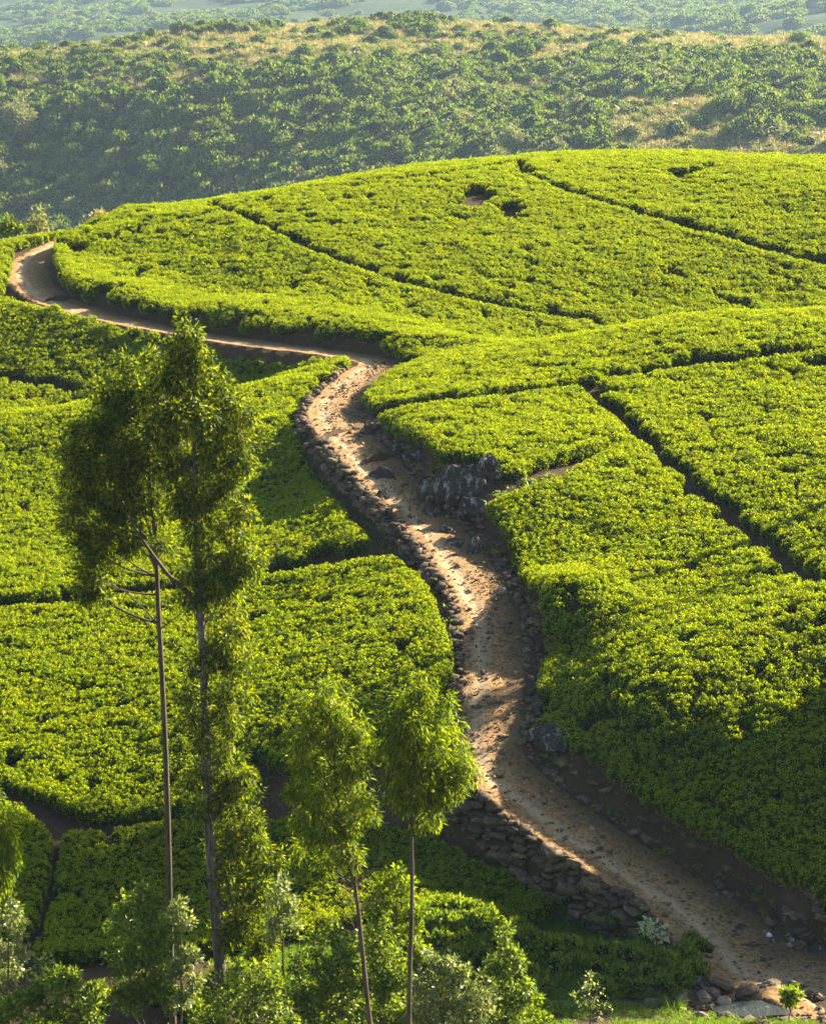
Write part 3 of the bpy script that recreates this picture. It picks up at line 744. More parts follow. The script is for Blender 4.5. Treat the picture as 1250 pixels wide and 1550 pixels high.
shrub('dark round shrub at the foot of the thin bare trunk', 86.0, [(225,1620),(222,1500),(220,1430)],
      [(215,1350,18),(195,1375,24),(235,1370,26),(185,1410,26),(220,1410,36),(250,1410,22),(190,1450,30),(230,1460,38),(205,1500,40),(255,1500,26),(180,1500,26)], M_BROAD, 12, dens=1.3)
shrub('small pale sapling with upright shoots beside the thin bare trunk', 84.5, [(272,1620),(275,1520),(274,1420)],
      [(272,1372,9),(283,1395,8),(262,1385,8),(288,1450,16),(275,1470,18),(292,1490,14),(280,1510,16)], M_PALE, 13, name='sapling', cat='sapling', dens=1.6)
shrub('pale leaved shrub at the lower left corner', 84.0, [(15,1640),(14,1500),(12,1420)],
      [(18,1375,14),(5,1400,18),(30,1410,16),(10,1440,22),(38,1445,12),(20,1475,22),(-8,1480,20),(70,1455,8)], M_PALE, 14, dens=1.1)
shrub('low leafy shrub along the bottom edge left of the dark round shrub', 82.5, [(100,1640),(98,1560),(100,1510)],
      [(112,1475,20),(90,1490,24),(60,1510,30),(120,1505,26),(140,1530,20),(30,1530,34),(85,1535,34),(130,1550,30),(0,1545,30)], M_BROAD, 15)
shrub('cream leaved shrub right of the peeling trunk', 85.0, [(432,1640),(430,1500),(428,1400)],
      [(430,1335,14),(415,1355,14),(440,1365,12),(422,1385,18),(445,1400,9),(410,1405,14)], M_PALE, 16, dens=1.2)
shrub('bright low bush around the foot of the peeling trunk', 81.5, [(375,1640),(375,1570),(376,1520)],
      [(360,1475,22),(395,1470,24),(340,1510,28),(380,1510,34),(415,1500,26),(430,1530,22),(350,1545,34),(400,1545,36),(310,1545,24)], M_BROAD, 17)
shrub('broad dark bush with glinting leaves left of the dead twigs', 86.5, [(505,1640),(503,1540),(503,1470)],
      [(505,1418,16),(480,1435,22),(520,1440,24),(460,1460,26),(500,1470,38),(540,1465,22),(455,1500,30),(495,1515,42),(535,1510,30),(440,1530,26),(480,1550,40),(540,1545,34)], M_BROAD, 18, dens=1.25)
shrub('golden tipped bush between the two slim bare trunks', 84.5, [(585,1640),(582,1540),(580,1480)],
      [(580,1412,16),(562,1430,20),(595,1440,20),(575,1460,30),(605,1475,22),(560,1490,28),(592,1505,34),(575,1540,36),(612,1540,26)], M_BROAD, 19, dens=1.2)
shrub('pale green bush right of the straight bare stem', 84.0, [(672,1640),(672,1560),(674,1510)],
      [(655,1455,16),(680,1468,20),(640,1480,22),(700,1478,18),(665,1500,32),(635,1520,28),(700,1510,26),(670,1540,36),(725,1530,24),(730,1500,18),(640,1555,30)], M_PALE, 20, dens=1.1, leaf=(0.09,0.15))
shrub('upright sapling with tiered leaves on the bank below the shaded slope', 85.5, [(766,1640),(766,1560),(764,1480),(763,1420)],
      [(763,1410,9),(765,1432,12),(748,1455,13),(780,1455,13),(762,1465,16),(735,1480,14),(795,1485,14),(765,1495,22),(725,1500,12),(808,1508,10),(745,1518,22),(785,1515,20),(765,1545,30)], M_BROAD, 21, name='sapling', cat='sapling', dens=1.3)
shrub('loose twiggy plant with reddish tips on the grassy bank', 88.5, [(893,1570),(893,1540),(892,1510)],
      [(893,1478,9),(880,1492,12),(905,1495,12),(893,1510,18),(875,1518,12),(912,1520,14)], M_PALE, 22, leaf=(0.07,0.12), dens=1.1, spray=9, sr=0.14, w=(3, 1))
shrub('cream leaved plant on the shaded slope above the tall grass clump', 97.0, [(988,1440),(988,1425),(988,1410)],
      [(978,1398,9),(998,1402,9),(988,1412,12),(1004,1415,7),(976,1410,7)], M_WHITE, 23, leaf=(0.14,0.22), dens=0.5, spray=9, sr=0.16, w=(3, 1))
shrub('little bright sapling on the near bank beside the stream', 90.0, [(1194,1548),(1195,1530),(1195,1510)],
      [(1194,1499,5),(1186,1506,5),(1203,1507,5),(1195,1514,4)], M_YOUNG, 24, name='sapling', cat='sapling', leaf=(0.12,0.2), dens=0.7, w=(2.5, 1))
# unseen gum trees added on the right to shade the lower road and terraces
def copy_tree(root, loc, rz, sc, label):
    r = root.copy(); COL.objects.link(r); r.location = loc; r.rotation_euler = (0, 0, rz); r.scale = (sc, sc, sc)
    if label: r['label'] = label
    for ch in root.children:
        q = ch.copy(); COL.objects.link(q); q.parent = r
    return r
tall = tree('gum_tree', 'tall gum tree with a full crown added out of view on the right for its shade', 'tree', 108.0,
     [(1590,1250),(1590,900),(1592,600),(1590,250)], (17, 4),
     [(1590,180,50),(1560,240,60),(1625,250,60),(1540,320,70),(1600,320,80),(1655,340,60),(1530,400,70),(1590,410,85),(1650,420,75),(1540,480,70),(1600,500,85),(1660,500,60),(1560,560,60),(1620,570,60)], M_GUM, M_BARK,
     dens=0.55, spray=40, sr=0.55, droop=0.8, leaf=(0.2,0.32), asp=0.35, seed=6, group='tall unseen gum trees added for their shade')
for i, (x, y, sc) in enumerate([(33,132.5,.84),(31,136,.86),(32.5,137.5,.86),(34.5,135.5,.9),(35.5,138,.9),(32.5,142,1.3)]):
    copy_tree(tall, (x, y, float(Hs(x, y))), i*1.7, sc, None)
tall.location = (32, 134, float(Hs(32, 134))); tall.scale = (.84,)*3
low = tree('gum_tree', 'low spreading gum tree added out of view on the right for its shade', 'tree', 108.0,
     [(1590,1250),(1590,1000),(1592,850),(1590,660)], (14, 4),
     [(1590,640,50),(1550,690,60),(1630,700,60),(1530,770,70),(1600,770,80),(1660,780,60),(1520,850,70),(1590,860,85),(1660,870,75),(1540,930,70),(1600,950,80),(1660,940,60),(1580,1000,50)], M_GUM, M_BARK,
     dens=0.55, spray=40, sr=0.55, droop=0.8, leaf=(0.2,0.32), asp=0.35, seed=8, group='low unseen gum trees added for their shade')
for i, (x, y, sc) in enumerate([(27.5,110,.7),(30,111,.9),(30.5,114,.85),(31,117,.7),(31.5,119.5,.5),(29,116.5,.55)]):
    copy_tree(low, (x, y, float(Hs(x, y))), i*2.1, sc, None)
low.location = (33.5, 116, float(Hs(33.5, 116)))

# ------------------------------------------------------------------ stones: walls, banks, boulders
def stone_mesh(i):
    g_ = np.linspace(-1, 1, 3); pts = {}; V = []; Fq = []
    def vid(p_):
        if p_ not in pts: pts[p_] = len(V); V.append(p_)
        return pts[p_]
    for ax in range(3):
        for sg in (-1, 1):
            for a in (0, 1):
                for b in (0, 1):
                    cr = []
                    for (da, db) in ((0,0),(1,0),(1,1),(0,1)):
                        q = [0, 0, 0]; q[ax] = sg; q[(ax+1) % 3] = int(g_[a+da]); q[(ax+2) % 3] = int(g_[b+db]); cr.append(vid(tuple(q)))
                    Fq.append(cr if sg > 0 else cr[::-1])
    V = np.array(V, float); V /= (np.abs(V)**7).sum(1)[:, None]**(1/7)
    V *= np.array([rng.uniform(.85, 1.15), rng.uniform(.75, 1.0), rng.uniform(.6, .9)])
    V += rng.normal(0, 0.17, V.shape)
    return mesh_np('stone', V*0.5, np.array(Fq), M_STONE)
STONES = [stone_mesh(i) for i in range(9)]
def wall(label, D0, D1, side, step, courses, offs, size, lean, seed, top=0.12, limit=298, ch=None):
    global rng
    rng = np.random.default_rng(seed)
    idx = np.where((RC[:, 1] >= D0) & (RC[:, 1] <= D1) & (np.arange(len(RC)) < LIMIT_I))[0]
    mid = RC[idx[len(idx)//2]]
    root = bpy.data.objects.new('stone_wall', None); COL.objects.link(root); root.location = mid[:3]; root['label'] = label; root['category'] = 'stone wall'
    seg = np.r_[0, np.cumsum(np.linalg.norm(np.diff(RC[idx, :2], axis=0), axis=1))]
    cnt = 0
    for cc in range(courses):
        for s_ in np.arange(0, seg[-1], step):
            if cnt >= limit: break
            s2 = s_+rng.uniform(-.4, .4)*step+cc*0.5*step
            j = min(np.searchsorted(seg, s2), len(idx)-1); q = RC[idx[j]]; nn = RN[idx[j]]
            lat = side*(q[3]+offs+cc*lean+rng.normal(0, 0.11))
            x, y = q[0]+nn[0]*lat, q[1]+nn[1]*lat
            z = q[2]+top-cc*(ch or size*0.62)+rng.normal(0, 0.04) if side < 0 else float(Hs(x, y))+0.08+rng.normal(0, 0.05)
            if side < 0 and z < float(Hs(x, y))-0.12: continue
            o = link('stone', STONES[int(rng.integers(0, 9))], root, loc=(x-mid[0], y-mid[1], z-mid[2]-0.06))
            o.rotation_euler = (rng.normal(0, .15), rng.normal(0, .15), math.atan2(rt[idx[j], 1], rt[idx[j], 0])+rng.normal(0, .35))
            sz = size*rng.choice([0.55, 0.75, 1.0, 1.2, 1.5], p=[.2,.25,.25,.2,.1]); o.scale = (sz*rng.uniform(.9, 1.5), sz, sz*rng.uniform(.5, .95)); cnt += 1
    return root
LIMIT_I = int(np.argmin(np.abs(RC[:, 1]-171)))
wall('low stone wall curving round the outer side of the sunlit road bend', 153, 168, -1, 0.30, 3, 0.15, 0.36, 0.17, 51)
wall('long stone retaining wall holding the road above the left tea fields', 111.5, 151.5, -1, 0.42, 3, 0.10, 0.42, 0.2, 52)
wall('rubble coping along the top of the long retaining wall beside the road', 111.5, 151.5, -1, 0.36, 2, -0.12, 0.3, -0.22, 57)
wall('dark stone retaining wall below the lower road above the shaded terrace', 97.5, 110.6, -1, 0.46, 6, 0.12, 0.5, 0.09, 53, ch=0.34)
wall('rough line of stones along the foot of the shaded right bank', 112, 160, 1, 0.42, 2, 0.15, 0.4, 0.45, 54, limit=230)
wall('broken stones scattered along the dark bank right of the lower road', 96, 111, 1, 0.55, 4, 0.2, 0.36, 0.6, 55, limit=150)

def rock_mesh(seed, mat, sx, sy, sz, sub=3):
    import bmesh
    from mathutils import noise as mn
    bm = bmesh.new(); bmesh.ops.create_icosphere(bm, subdivisions=sub, radius=1.0)
    for v in bm.verts:
        p_ = v.co.copy(); q = p_*0.9+Vector((seed*3.1, seed*1.7, 0))
        d = 1+0.4*mn.noise(q)+0.45*(abs(mn.noise(q*2.1))-0.2)+0.22*abs(mn.noise(q*4.7))+0.10*mn.noise(q*9)
        for ax in (Vector((.7,.3,.6)), Vector((-.6,.5,.55)), Vector((.1,-.8,.6))):
            k_ = p_.normalized().dot(ax.normalized()); d = min(d, 0.85/max(k_, 0.2)) if k_ > 0.5 else d
        v.co = Vector((p_.x*d*sx, p_.y*d*sy, p_.z*d*sz))
    me = bpy.data.meshes.new('boulder'); bm.to_mesh(me); bm.free(); me.materials.append(mat)
    return me
ROCKS = [(700,742,44,34,M_ROCK,'large dark rock outcrop below the nose of the tea knoll','rock'),(660,750,30,24,M_ROCK,'dark rock with a pale streak left of the large outcrop','rock'),
 (737,720,26,30,M_ROCK,'dark rock at the upper right end of the outcrop','rock'),(716,775,22,20,M_ROCK,'rock under the right end of the large outcrop','rock'),
 (580,722,19,13,M_ROCK,'dark boulder in the middle of the shaded road','boulder'),(578,752,13,11,M_ROCK,'small dark boulder on the sunny wheel track','boulder'),
 (654,775,13,14,M_ROCK,'white streaked stone below the outcrop','boulder'),(718,832,11,18,M_ROCK,'upright stone with a white face at the road edge','boulder'),
 (690,825,14,10,M_ROCK,'dark rock lying left of the upright white faced stone','boulder'),(675,805,11,9,M_ROCK,'small dark rock in the weeds below the outcrop','boulder'),
 (600,682,10,11,M_ROCK,'pale pointed stone at the upper bank','boulder'),(557,655,8,12,M_ROCK,'narrow pale stone at the top of the bank','boulder'),(625,690,16,11,M_ROCK,'dark rock at the bank under the knoll edge','boulder'),
 (760,897,9,6,M_TAN,'tan block of stone lying on the road','stone'),(743,900,5,4,M_TAN,'small tan stone beside the tan block on the road','stone'),
 (840,1118,44,22,M_ROCK,'black rock face under the corner of the near tea field','rock'),(1168,1390,9,9,M_ROCK,'dark stone in the sandy hollow by the lower road','stone'),(1188,1392,9,7,M_ROCK,'second dark stone in the sandy hollow by the lower road','stone'),
 (870,1390,14,11,M_ROCK,'dark boulder on the grass under the lower wall','boulder'),(1172,1428,9,6,M_ROCK,'dark stone beside the scrap of white litter','stone'),(1195,1425,9,6,M_ROCK,'dark stone right of the scrap of litter','stone'),
 (1185,1432,5,4,M_TAN,'small tan stone at the end of the road','stone'),(1195,1431,5,4,M_TAN,'smaller tan stone at the end of the road','stone'),(1235,1440,14,10,M_ROCK,'grey boulder at the right edge by the stream crossing','boulder'),
 (1065,1490,16,11,M_ROCK,'dark boulder on the left side of the stream crossing','boulder'),(1080,1508,9,8,M_TAN,'tan stone at the head of the pool','stone'),(1128,1524,7,4,M_ROCK,'dark wet stone standing in the pool','stone'),(1160,1530,8,4,M_TAN,'flat pale stone lying in the water of the pool','stone'),(1098,1517,13,8,M_TAN,'flat tan stone at the left tip of the pool','stone'),
 (1170,1492,18,7,M_TAN,'flat slab of stone above the pool','stone'),(1150,1500,14,7,M_ROCK,'wet dark stone at the edge of the pool','stone'),(1200,1496,15,8,M_ROCK,'dark stone right of the flat slab by the pool','stone'),
 (985,1505,12,8,M_TAN,'pale boulder in the bright grass','boulder'),(1032,1516,11,8,M_TAN,'pale boulder at the end of the bright grass','boulder'),(1072,1528,8,6,M_TAN,'round tan stone below the pool','stone'),(1100,1540,13,7,M_TAN,'broad tan stone on the near stream bank','stone'),
 (1060,1540,14,7,M_TAN,'sandy stone at the bottom edge by the stream','stone'),(1075,1502,6,6,M_TAN,'little reddish stone beside the dark boulder','stone'),(905,1545,9,5,M_TAN,'pale stone half buried in the grass at the bottom edge','stone'),
 (1230,1470,12,7,M_TAN,'tan rock at the right edge above the pool','rock'),(1120,1405,8,6,M_ROCK,'dark stone on the left side of the lower road','stone')]
for i, (u, v, rx, ry, mat, lab, cat) in enumerate(ROCKS):
    q = hit(u, v+ry*0.5, 0); mp = MPP(q[1])
    sx, sz = rx*mp, max(ry*mp*1.15, rx*mp*0.45)
    o = link('boulder' if cat == 'boulder' else cat, rock_mesh(i+1, mat, sx, sx*rng.uniform(0.7, 1.0), sz, 4 if rx > 16 else 3), label=lab, cat=cat, loc=(q[0], q[1]+sx*0.3, q[2]+sz*0.25))
    o.rotation_euler = (rng.normal(0, .12), rng.normal(0, .2), rng.uniform(-.5, .5))
# low earth bars that turn the water off the road
def bar(label, pts, wd, hgt):
    q = [hit(u, v, 0) for u, v in pts]; ln = smooth_line(np.c_[np.array(q), np.zeros(len(q))], 0.12)[:, :3]
    n = len(ln); tg = np.gradient(ln, axis=0); nn = np.stack([tg[:, 1], -tg[:, 0]], 1); nn /= np.linalg.norm(nn, axis=1)[:, None]
    rows = []; t = np.linspace(0, 1, n); env = np.sin(PI*np.clip(t, 0.03, 0.97))**0.5
    for a, zz in ((-1, -.05), (-.6, .55), (-.2, 1), (.25, .95), (.6, .5), (1, -.05)):
        r = ln.copy(); wj = wd*env*(1+.2*rng.normal(size=n)); r[:, :2] += nn*(a*wj)[:, None]; r[:, 2] = Hs(r[:, 0], r[:, 1])+0.03+zz*hgt*env*(1+.2*rng.normal(size=n)); rows.append(r)
    V = np.stack(rows, 1); c0 = ln[n//2]; i_ = np.arange(n*6).reshape(n, 6)
    f = np.stack([i_[:-1,:-1], i_[:-1,1:], i_[1:,1:], i_[1:,:-1]], -1).reshape(-1, 4)
    link('water_bar', mesh_np('water_bar', V.reshape(-1, 3)-c0, f[:, ::-1], M_SOIL, True), label=label, cat='water bar', loc=c0)
bar('dark earth bar across the road at the foot of the sunlit bend', [(486,668),(505,662),(536,655)], 0.28, 0.3)
bar('dark earth bar reaching into the shaded road above the boulders', [(545,708),(575,700),(605,690)], 0.35, 0.4)
bar('dark clod lying on the upper road where it bends', [(68,458),(90,456),(108,452)], 0.5, 0.35)
bar('thin ridge of earth across the end of the lower road', [(1098,1437),(1130,1436),(1178,1433)], 0.15, 0.12)

GR = []
for i in range(5):
    me = STONES[i].copy(); me.materials.clear(); me.materials.append(M_STONE if i < 2 else M_TAN); GR.append(me)
n = 5200; ii = rng.integers(4, LIMIT_I, n); lat = np.clip(rng.normal(0.25, 0.62, n), -1.05, 1.5)*RC[ii, 3]
x = RC[ii, 0]+RN[ii, 0]*lat+rng.normal(0, .2, n); y = RC[ii, 1]+RN[ii, 1]*lat+rng.normal(0, .2, n)
d_, z_, w_ = road_query(x, y); z = np.where(np.abs(d_) < w_-0.3, z_+0.01, Hs(x, y)+0.01)
sc = np.minimum(0.035+rng.exponential(0.035, n), 0.26)[:, None]*np.c_[rng.uniform(.8, 1.4, n), np.ones(n), rng.uniform(.5, .9, n)]
scatter('gravel', scatter_tree(variants('pebble', GR)), 5, np.stack([x, y, z], 1), rng.uniform(0, 6.3, (n, 3))*np.array([.1, .1, 1]), sc, label='loose stones and gravel lying on the dirt road', cat='gravel')
n = 260; a_ = rng.uniform(0, 2*PI, n); r_ = rng.uniform(1.0, 2.6, n)
x = wc[0]+np.cos(a_)*r_*np.ptp(wp[:, 0])/2; y = wc[1]+np.sin(a_)*r_*np.ptp(wp[:, 1])/2; z = Hs(x, y)+0.02
scatter('gravel', scatter_tree(variants('cobble', GR)), 5, np.stack([x, y, z], 1), rng.uniform(0, 6.3, (n, 3))*np.array([.1, .1, 1]), (0.08+rng.exponential(0.1, n))[:, None]*np.array([1.3, 1, .6]), label='cobbles and flat stones round the little pool', cat='gravel')
# ------------------------------------------------------------------ water and litter
mw, tw, bw = nodes('stream water')
bw.inputs['Base Color'].default_value = (0.05, 0.06, 0.055, 1); bw.inputs['Roughness'].default_value = 0.05; bw.inputs['IOR'].default_value = 1.33
bump(tw, bw, noise(tw, 5.0, 5, 0.65, pos(tw)), 0.9, 0.12)
wr = [np.r_[wc, 0]]; wv = [[*wc, 0]]
for k_ in (0.5, 1.0): wv += [[*(wc+(p_-wc)*k_), 0] for p_ in wp]
wv = np.array(wv); wv[:, 2] = ZP
n_ = len(wp); fc_ = [(0, 1+i, 1+(i+1) % n_) for i in range(n_)]+[(1+i, 1+n_+i, 1+n_+(i+1) % n_) for i in range(n_)]+[(1+i, 1+n_+(i+1) % n_, 1+(i+1) % n_) for i in range(n_)]
link('stream_water', mesh_np('stream_water', wv, np.array(fc_), mw), kind='structure')
q = hit(1163, 1420)
lm = rock_mesh(77, plain('white paper', (0.8, 0.8, 0.78), 0.8), 0.13, 0.1, 0.1, 2)
link('litter', lm, label='small crumpled scrap of white litter on the lower road', cat='litter', loc=(q[0], q[1], q[2]+0.08))

def bush_mesh(name, mat, n, R, L0, L1, flat=0.85, up=0.3):
    """rounded shrub: lumps of leaves over a dark heart"""
    nl_ = 9; lc = rand_unit(nl_)*0.52*R; lc[:, 2] = np.abs(lc[:, 2])*0.9+0.1; lr = rng.uniform(0.34, 0.56, nl_)*R
    w_ = rng.integers(0, nl_, n); un = rand_unit(n); un[:, 2] = np.where(rng.uniform(size=n) < .7, np.abs(un[:, 2]), un[:, 2])
    cen = (lc[w_]+un*(lr[w_]*rng.uniform(0.75, 1.05, n))[:, None])*np.array([1, 1, flat])
    d = un+rng.normal(0, .5, (n, 3)); d[:, 2] += up
    L = rng.uniform(L0, L1, n); V = leaves(cen, d, L, L*.62, un+rng.normal(0, .5, (n, 3)))
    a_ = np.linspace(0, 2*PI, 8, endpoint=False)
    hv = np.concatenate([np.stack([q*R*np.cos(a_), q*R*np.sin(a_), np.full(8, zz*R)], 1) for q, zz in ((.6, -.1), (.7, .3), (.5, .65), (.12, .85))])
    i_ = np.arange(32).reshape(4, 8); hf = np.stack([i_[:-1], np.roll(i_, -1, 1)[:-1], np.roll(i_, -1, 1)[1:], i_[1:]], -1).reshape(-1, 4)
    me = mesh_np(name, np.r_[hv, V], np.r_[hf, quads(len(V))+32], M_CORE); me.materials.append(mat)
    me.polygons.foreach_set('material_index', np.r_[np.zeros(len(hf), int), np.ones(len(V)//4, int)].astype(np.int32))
    return me
# ------------------------------------------------------------------ grass
def tuft(n, hgt, spread, curve, W=0.014):
    a = rng.uniform(0, 2*PI, n); r = spread*np.sqrt(rng.uniform(0, 1, n)); b = np.stack([r*np.cos(a), r*np.sin(a), np.zeros(n)], 1)
    d = np.stack([np.cos(a)*curve, np.sin(a)*curve, np.ones(n)], 1)+rng.normal(0, .22, (n, 3))
    L = hgt*rng.uniform(.5, 1.1, n); V1 = leaves(b, d, L, W)
    tip = V1.reshape(-1, 4, 3)[:, 2]; d2 = d+np.stack([np.cos(a)*curve*2, np.sin(a)*curve*2, -0.9*np.ones(n)], 1)
    V2 = leaves(b+(tip-b)*0.5, d2, L*.7, W)
    return np.r_[V1, V2]
def tuft_meshes(name, k, mat, *a, **kw):
    out = []
    for i in range(k):
        V = tuft(*a, **kw); out.append(mesh_np(name, V, quads(len(V)), mat))
    return out
TG = scatter_tree(variants('grass_tuft', tuft_meshes('grass_tuft', 5, M_GRASS, 26, 0.34, 0.13, 0.5, W=0.02)))
TW = scatter_tree(variants('weed_tuft', tuft_meshes('weed_tuft', 4, M_BROAD, 14, 0.22, 0.12, 0.9, W=0.05)))
fields_plan = [plan(p_) for _, p_ in FIELDS]
def grass(name, label, n, region, tr, nv, s0, s1):
    x = rng.uniform(region[0], region[1], n); y = rng.uniform(region[2], region[3], n)
    d, _, w_ = road_query(x, y); k_ = np.abs(d) > w_+0.15
    k_ &= np.hypot((x-wc[0])/(np.ptp(wp[:, 0])/2), (y-wc[1]+0.6)/(np.ptp(wp[:, 1])/2+0.9)) > 1.55
    for fp in fields_plan: k_ &= ~inside(fp, x, y)
    k_ &= rng.uniform(size=n) < 0.55+0.6*vnoise(x, y, 2.2, 61)
    if len(region) > 4:
        u, v = pix(np.stack([x, y, Hs(x, y)], -1)); k_ &= inside(np.array(region[4], float), u, v)
    x, y = x[k_], y[k_]; n = len(x)
    sc = (rng.uniform(s0, s1, n)*(1+0.3*vnoise(x, y, 1.5, 62)))[:, None]*np.ones(3)
    scatter(name, tr, nv, np.stack([x, y, Hs(x, y)-0.02], 1), np.c_[rng.normal(0, .1, (n, 2)), rng.uniform(0, 6.3, n)], sc, label=label, cat='grass')
grass('grass', 'rough grass on the shaded slope below the lower wall', 16000, (-14, 13, 93, 104, [(380,1380),(620,1360),(850,1372),(960,1380),(1085,1440),(1070,1480),(1030,1512),(560,1512),(380,1500)]), TG, 5, 0.5, 1.5)
grass('grass', 'bright sunlit grass on the near bank of the stream', 16000, (-22, 22, 78, 93.5), TG, 5, .6, 1.1)
grass('weeds', 'low weeds growing along the stony road edges and banks', 9000, (-8, 20, 95, 160), TW, 4, .6, 1.6)
UB = [bush_mesh('undergrowth', M_BROAD, 420, 0.5, .08, .15) for i in range(4)]
n = 900; x = rng.uniform(-16, 9, n); y = rng.uniform(80, 97, n)
k_ = (y < 91.5-0.06*x+1.2*vnoise(x, y, 3, 66)) & (x < 4.5) | (rng.uniform(size=n) < 0.12) & (x < 4) | (rng.uniform(size=n) < 0.35) & (x < -8); x, y = x[k_], y[k_]; n = len(x)
scatter('undergrowth', scatter_tree(variants('undergrowth_variant', UB)), 4, np.stack([x, y, Hs(x, y)-0.05], 1), np.c_[rng.normal(0, .15, (n, 2)), rng.uniform(0, 6.3, n)], rng.uniform(.6, 1.7, n)[:, None]*np.c_[np.ones(n), np.ones(n), rng.uniform(.7, 1.4, n)], label='tangled undergrowth along the bottom edge between the tree stems', cat='undergrowth')
n = 2600; x = rng.uniform(-2, 13, n); y = rng.uniform(94.5, 103, n); u, v = pix(np.stack([x, y, Hs(x, y)], -1))
k_ = inside(np.array([(560,1385),(850,1378),(960,1388),(1075,1440),(1060,1480),(1010,1505),(560,1512)], float), u, v) & (rng.uniform(size=n) < 0.4+0.6*vnoise(x, y, 2.0, 68)); x, y = x[k_], y[k_]; n = len(x)
scatter('weeds', scatter_tree(variants('slope_weed', UB)), 4, np.stack([x, y, Hs(x, y)-0.05], 1), np.c_[rng.normal(0, .15, (n, 2)), rng.uniform(0, 6.3, n)], rng.uniform(.35, 1.6, n)[:, None]*np.c_[np.ones(n), np.ones(n), rng.uniform(.6, 1.4, n)], label='leafy weeds among the grass of the shaded slope', cat='weeds')
def clump(u, v, s_, label, hgt=1.0):
    q = hit(u, v); V = tuft(90, hgt, 0.22, 0.75, W=0.045)
    me = mesh_np('grass_clump', V, quads(len(V)), M_GRASS); o = link('grass_clump', me, label=label, cat='grass clump', loc=q); o.scale = (s_,)*3
clump(1003,1488,1.15,'tall arching grass clump below the cream leaved plant'); clump(905,1440,1.0,'dark arching grass clump in the middle of the shaded slope'); clump(845,1490,0.8,'grass clump at the foot of the shaded slope beside the sapling')
clump(740,1400,0.9,'grass clump under the rounded end of the shaded terrace'); clump(930,1410,0.8,'grass clump near the foot of the lower stone wall'); clump(1018,1530,0.7,'bright grass clump among pale boulders'); clump(850,1535,0.6,'bright tall grass tuft at the bottom edge')

# ------------------------------------------------------------------ growth on the far hillsides
FB = [bush_mesh('shrub', M_FAR, 900, 1.0, .11, .2) for i in range(6)]+[bush_mesh('shrub', M_FARG, 700, 0.9, .11, .2)]
n = 23000
x = rng.uniform(-225, 235, n); y = rng.uniform(735, 1155, n); z = Fz(x, y)
u, v = pix(np.stack([x, y, z], -1))
den = 0.62+0.75*vnoise(x, y, 39, 71)+0.45*vnoise(x, y, 12, 72)
topv = np.interp(u, [0, 300, 600, 850, 1050, 1250], [160, 130, 90, 75, 90, 100])
den = np.where(v < topv, den-0.62, den); den = np.where((u > 780) & (v > 150), den-0.45, den); den = np.where((u < 720) & (v > topv+15), den+0.6, den)
k_ = (rng.uniform(size=n) < np.clip(den, 0.03, 1)); x, y, z, u, v, topv = (q[k_] for q in (x, y, z, u, v, topv)); n = len(x)
s_ = rng.uniform(0.45, 1.25, n)**1.5*4.0; s_ = np.where(v < topv, s_*0.75, s_)
order = np.argsort(-(s_/y)*((u > 5) & (u < 1245) & (v > 20) & (v < np.interp(u, [0, 330, 640, 960, 1250], [335, 290, 245, 222, 232]))))[:280]
big = np.zeros(n, bool); big[order] = True
for i in np.where(big)[0]:
    right = u[i] > 640; pale = rng.uniform() < (0.3 if right else 0.06)
    o = link('shrub', FB[6 if pale else int(rng.integers(0, 6))], loc=(x[i], y[i], z[i]-0.2),
             label=('pale grey green shrub in the scrub' if pale else 'leafy green shrub in the scrub')+(' on the right half of the hazy hillside' if right else ' on the left half of the hazy hillside'),
             cat='shrub', group=('pale' if pale else 'green')+(' shrubs on the right half of the hillside' if right else ' shrubs on the left half of the hillside'))
    o.scale = (s_[i]*1.2, s_[i]*1.2, s_[i]*rng.uniform(1.0, 1.5)); o.rotation_euler = (0, 0, rng.uniform(0, 6.3))
ms = ~big
scatter('scrub', scatter_tree(variants('scrub_variant', FB)), 7, np.stack([x, y, z-0.2], 1)[ms], np.c_[np.zeros((ms.sum(), 2)), rng.uniform(0, 6.3, ms.sum())], (s_[:, None]*np.c_[np.ones(n)*1.2, np.ones(n)*1.2, rng.uniform(.9, 1.5, n)])[ms], label='dense low scrub covering the hazy hillside', cat='scrub')
n = 32000
x = rng.uniform(-225, 235, n); y = rng.uniform(735, 1155, n); z = Fz(x, y); u, v = pix(np.stack([x, y, z], -1))
k_ = rng.uniform(size=n) < np.where((v < 130) | (u > 700), 0.8, 0.2); x, y, z = x[k_], y[k_], z[k_]; n = len(x)
DG = tuft_meshes('dry_tuft', 4, M_DRY, 30, 0.75, 0.35, 0.35, W=0.06)+tuft_meshes('green_tuft', 3, M_FAR, 24, 0.65, 0.3, 0.4, W=0.08)
scatter('dry_grass', scatter_tree(variants('dry_grass_variant', DG)), 7, np.stack([x, y, z-0.05], 1), np.c_[np.zeros((n, 2)), rng.uniform(0, 6.3, n)], rng.uniform(1.8, 4.0, n)[:, None]*np.ones(3), label='dry straw coloured grass between the hillside shrubs', cat='grass')
n = 9000
x = rng.uniform(-435, 525, n); y = rng.uniform(1875, 3150, n); k_ = rng.uniform(size=n) < 0.45+0.8*vnoise(x, y, 80, 75); x, y = x[k_], y[k_]; n = len(x)
scatter('scrub', scatter_tree(variants('far_scrub_variant', FB)), 7, np.stack([x, y, Vz(x, y)], 1), np.c_[np.zeros((n, 2)), rng.uniform(0, 6.3, n)], rng.uniform(3.6, 11, n)[:, None]*np.array([1.3, 1.3, 1.0]), label='distant scrub on the bluish hill at the top', cat='scrub')
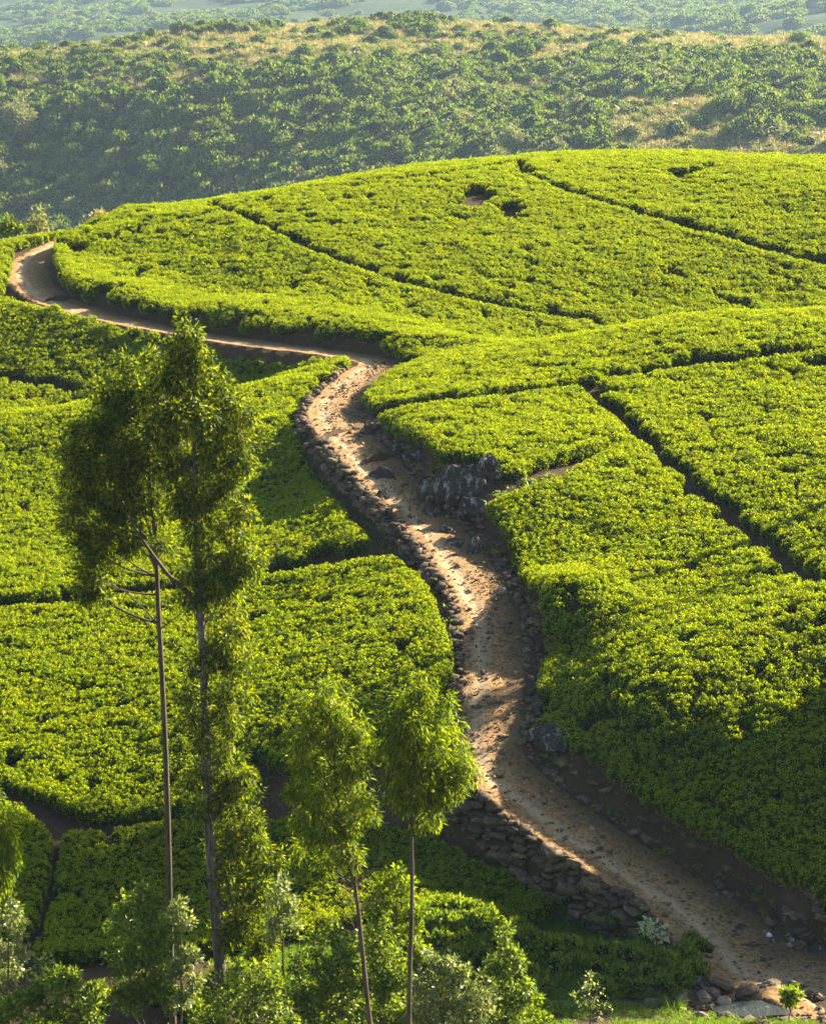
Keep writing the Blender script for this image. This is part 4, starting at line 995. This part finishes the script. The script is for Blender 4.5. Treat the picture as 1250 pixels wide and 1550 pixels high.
def far_bush(label, u, v, D, r, mat, name='shrub', seed=0, cat='shrub'):
    p_ = P(u, v, D); zz = float(Fz(p_[0], D)) if D > 240 else float(Hs(p_[0], D))
    q_ = max(1.0, D/300.0)
    shrub(label, D, [(u, v+r*1.5), (u, v+r*.8), (u, v)], [(u, v-r*.5, r*.6), (u-r*.5, v+r*.1, r*.6), (u+r*.5, v, r*.55), (u, v+r*.5, r*.8)], mat, seed, name=name, cat=cat, leaf=(.2*q_,.34*q_), dens=0.25/q_**2, spray=40, sr=.6*q_, w=(3, 1),
          base=np.array([p_[0], D, zz-0.1]))
far_bush('grey white leaved tree in the dark scrub at the left edge', 30, 172, 912, 26, M_FARG, 'pale_tree', 81, 'tree')
far_bush('light green bush behind the tea hedge at the left edge', 14, 345, 216, 17, M_FAR, 'shrub', 82)
far_bush('pale feathery bush right of the light green bush behind the hedge', 55, 341, 218, 16, M_FARG, 'shrub', 83)
far_bush('reddish bush just above the crest at the far end of the road', 150, 333, 226, 9, M_DRY, 'shrub', 84)

# ------------------------------------------------------------------ haze in the valley air
Z_LOW = float(min(HH.min(), FH.min(), VHt.min()))-1.0
Z_TOP = float(max(ZC, HH.max()+46, FH.max(), VHt.max()))+8.0
def haze():
    x0, x1, y0, y1, z0, z1 = -740, 740, -15, 3650, Z_LOW, Z_TOP
    V = np.array([(x, y, z) for x in (x0, x1) for y in (y0, y1) for z in (z0, z1)], float)
    Fq = np.array([(0,1,3,2),(4,6,7,5),(0,4,5,1),(2,3,7,6),(0,2,6,4),(1,5,7,3)])
    m = bpy.data.materials.new('valley haze'); m.use_nodes = True; t = m.node_tree; t.nodes.clear()
    o = t.nodes.new('ShaderNodeOutputMaterial'); pv = t.nodes.new('ShaderNodeVolumePrincipled')
    pv.inputs['Color'].default_value = (0.55, 0.78, 1.0, 1); pv.inputs['Density'].default_value = 0.000068; pv.inputs['Anisotropy'].default_value = 0.3
    t.links.new(pv.outputs[0], o.inputs['Volume'])
    link('haze', mesh_np('haze', V, Fq, m), kind='stuff')
haze()
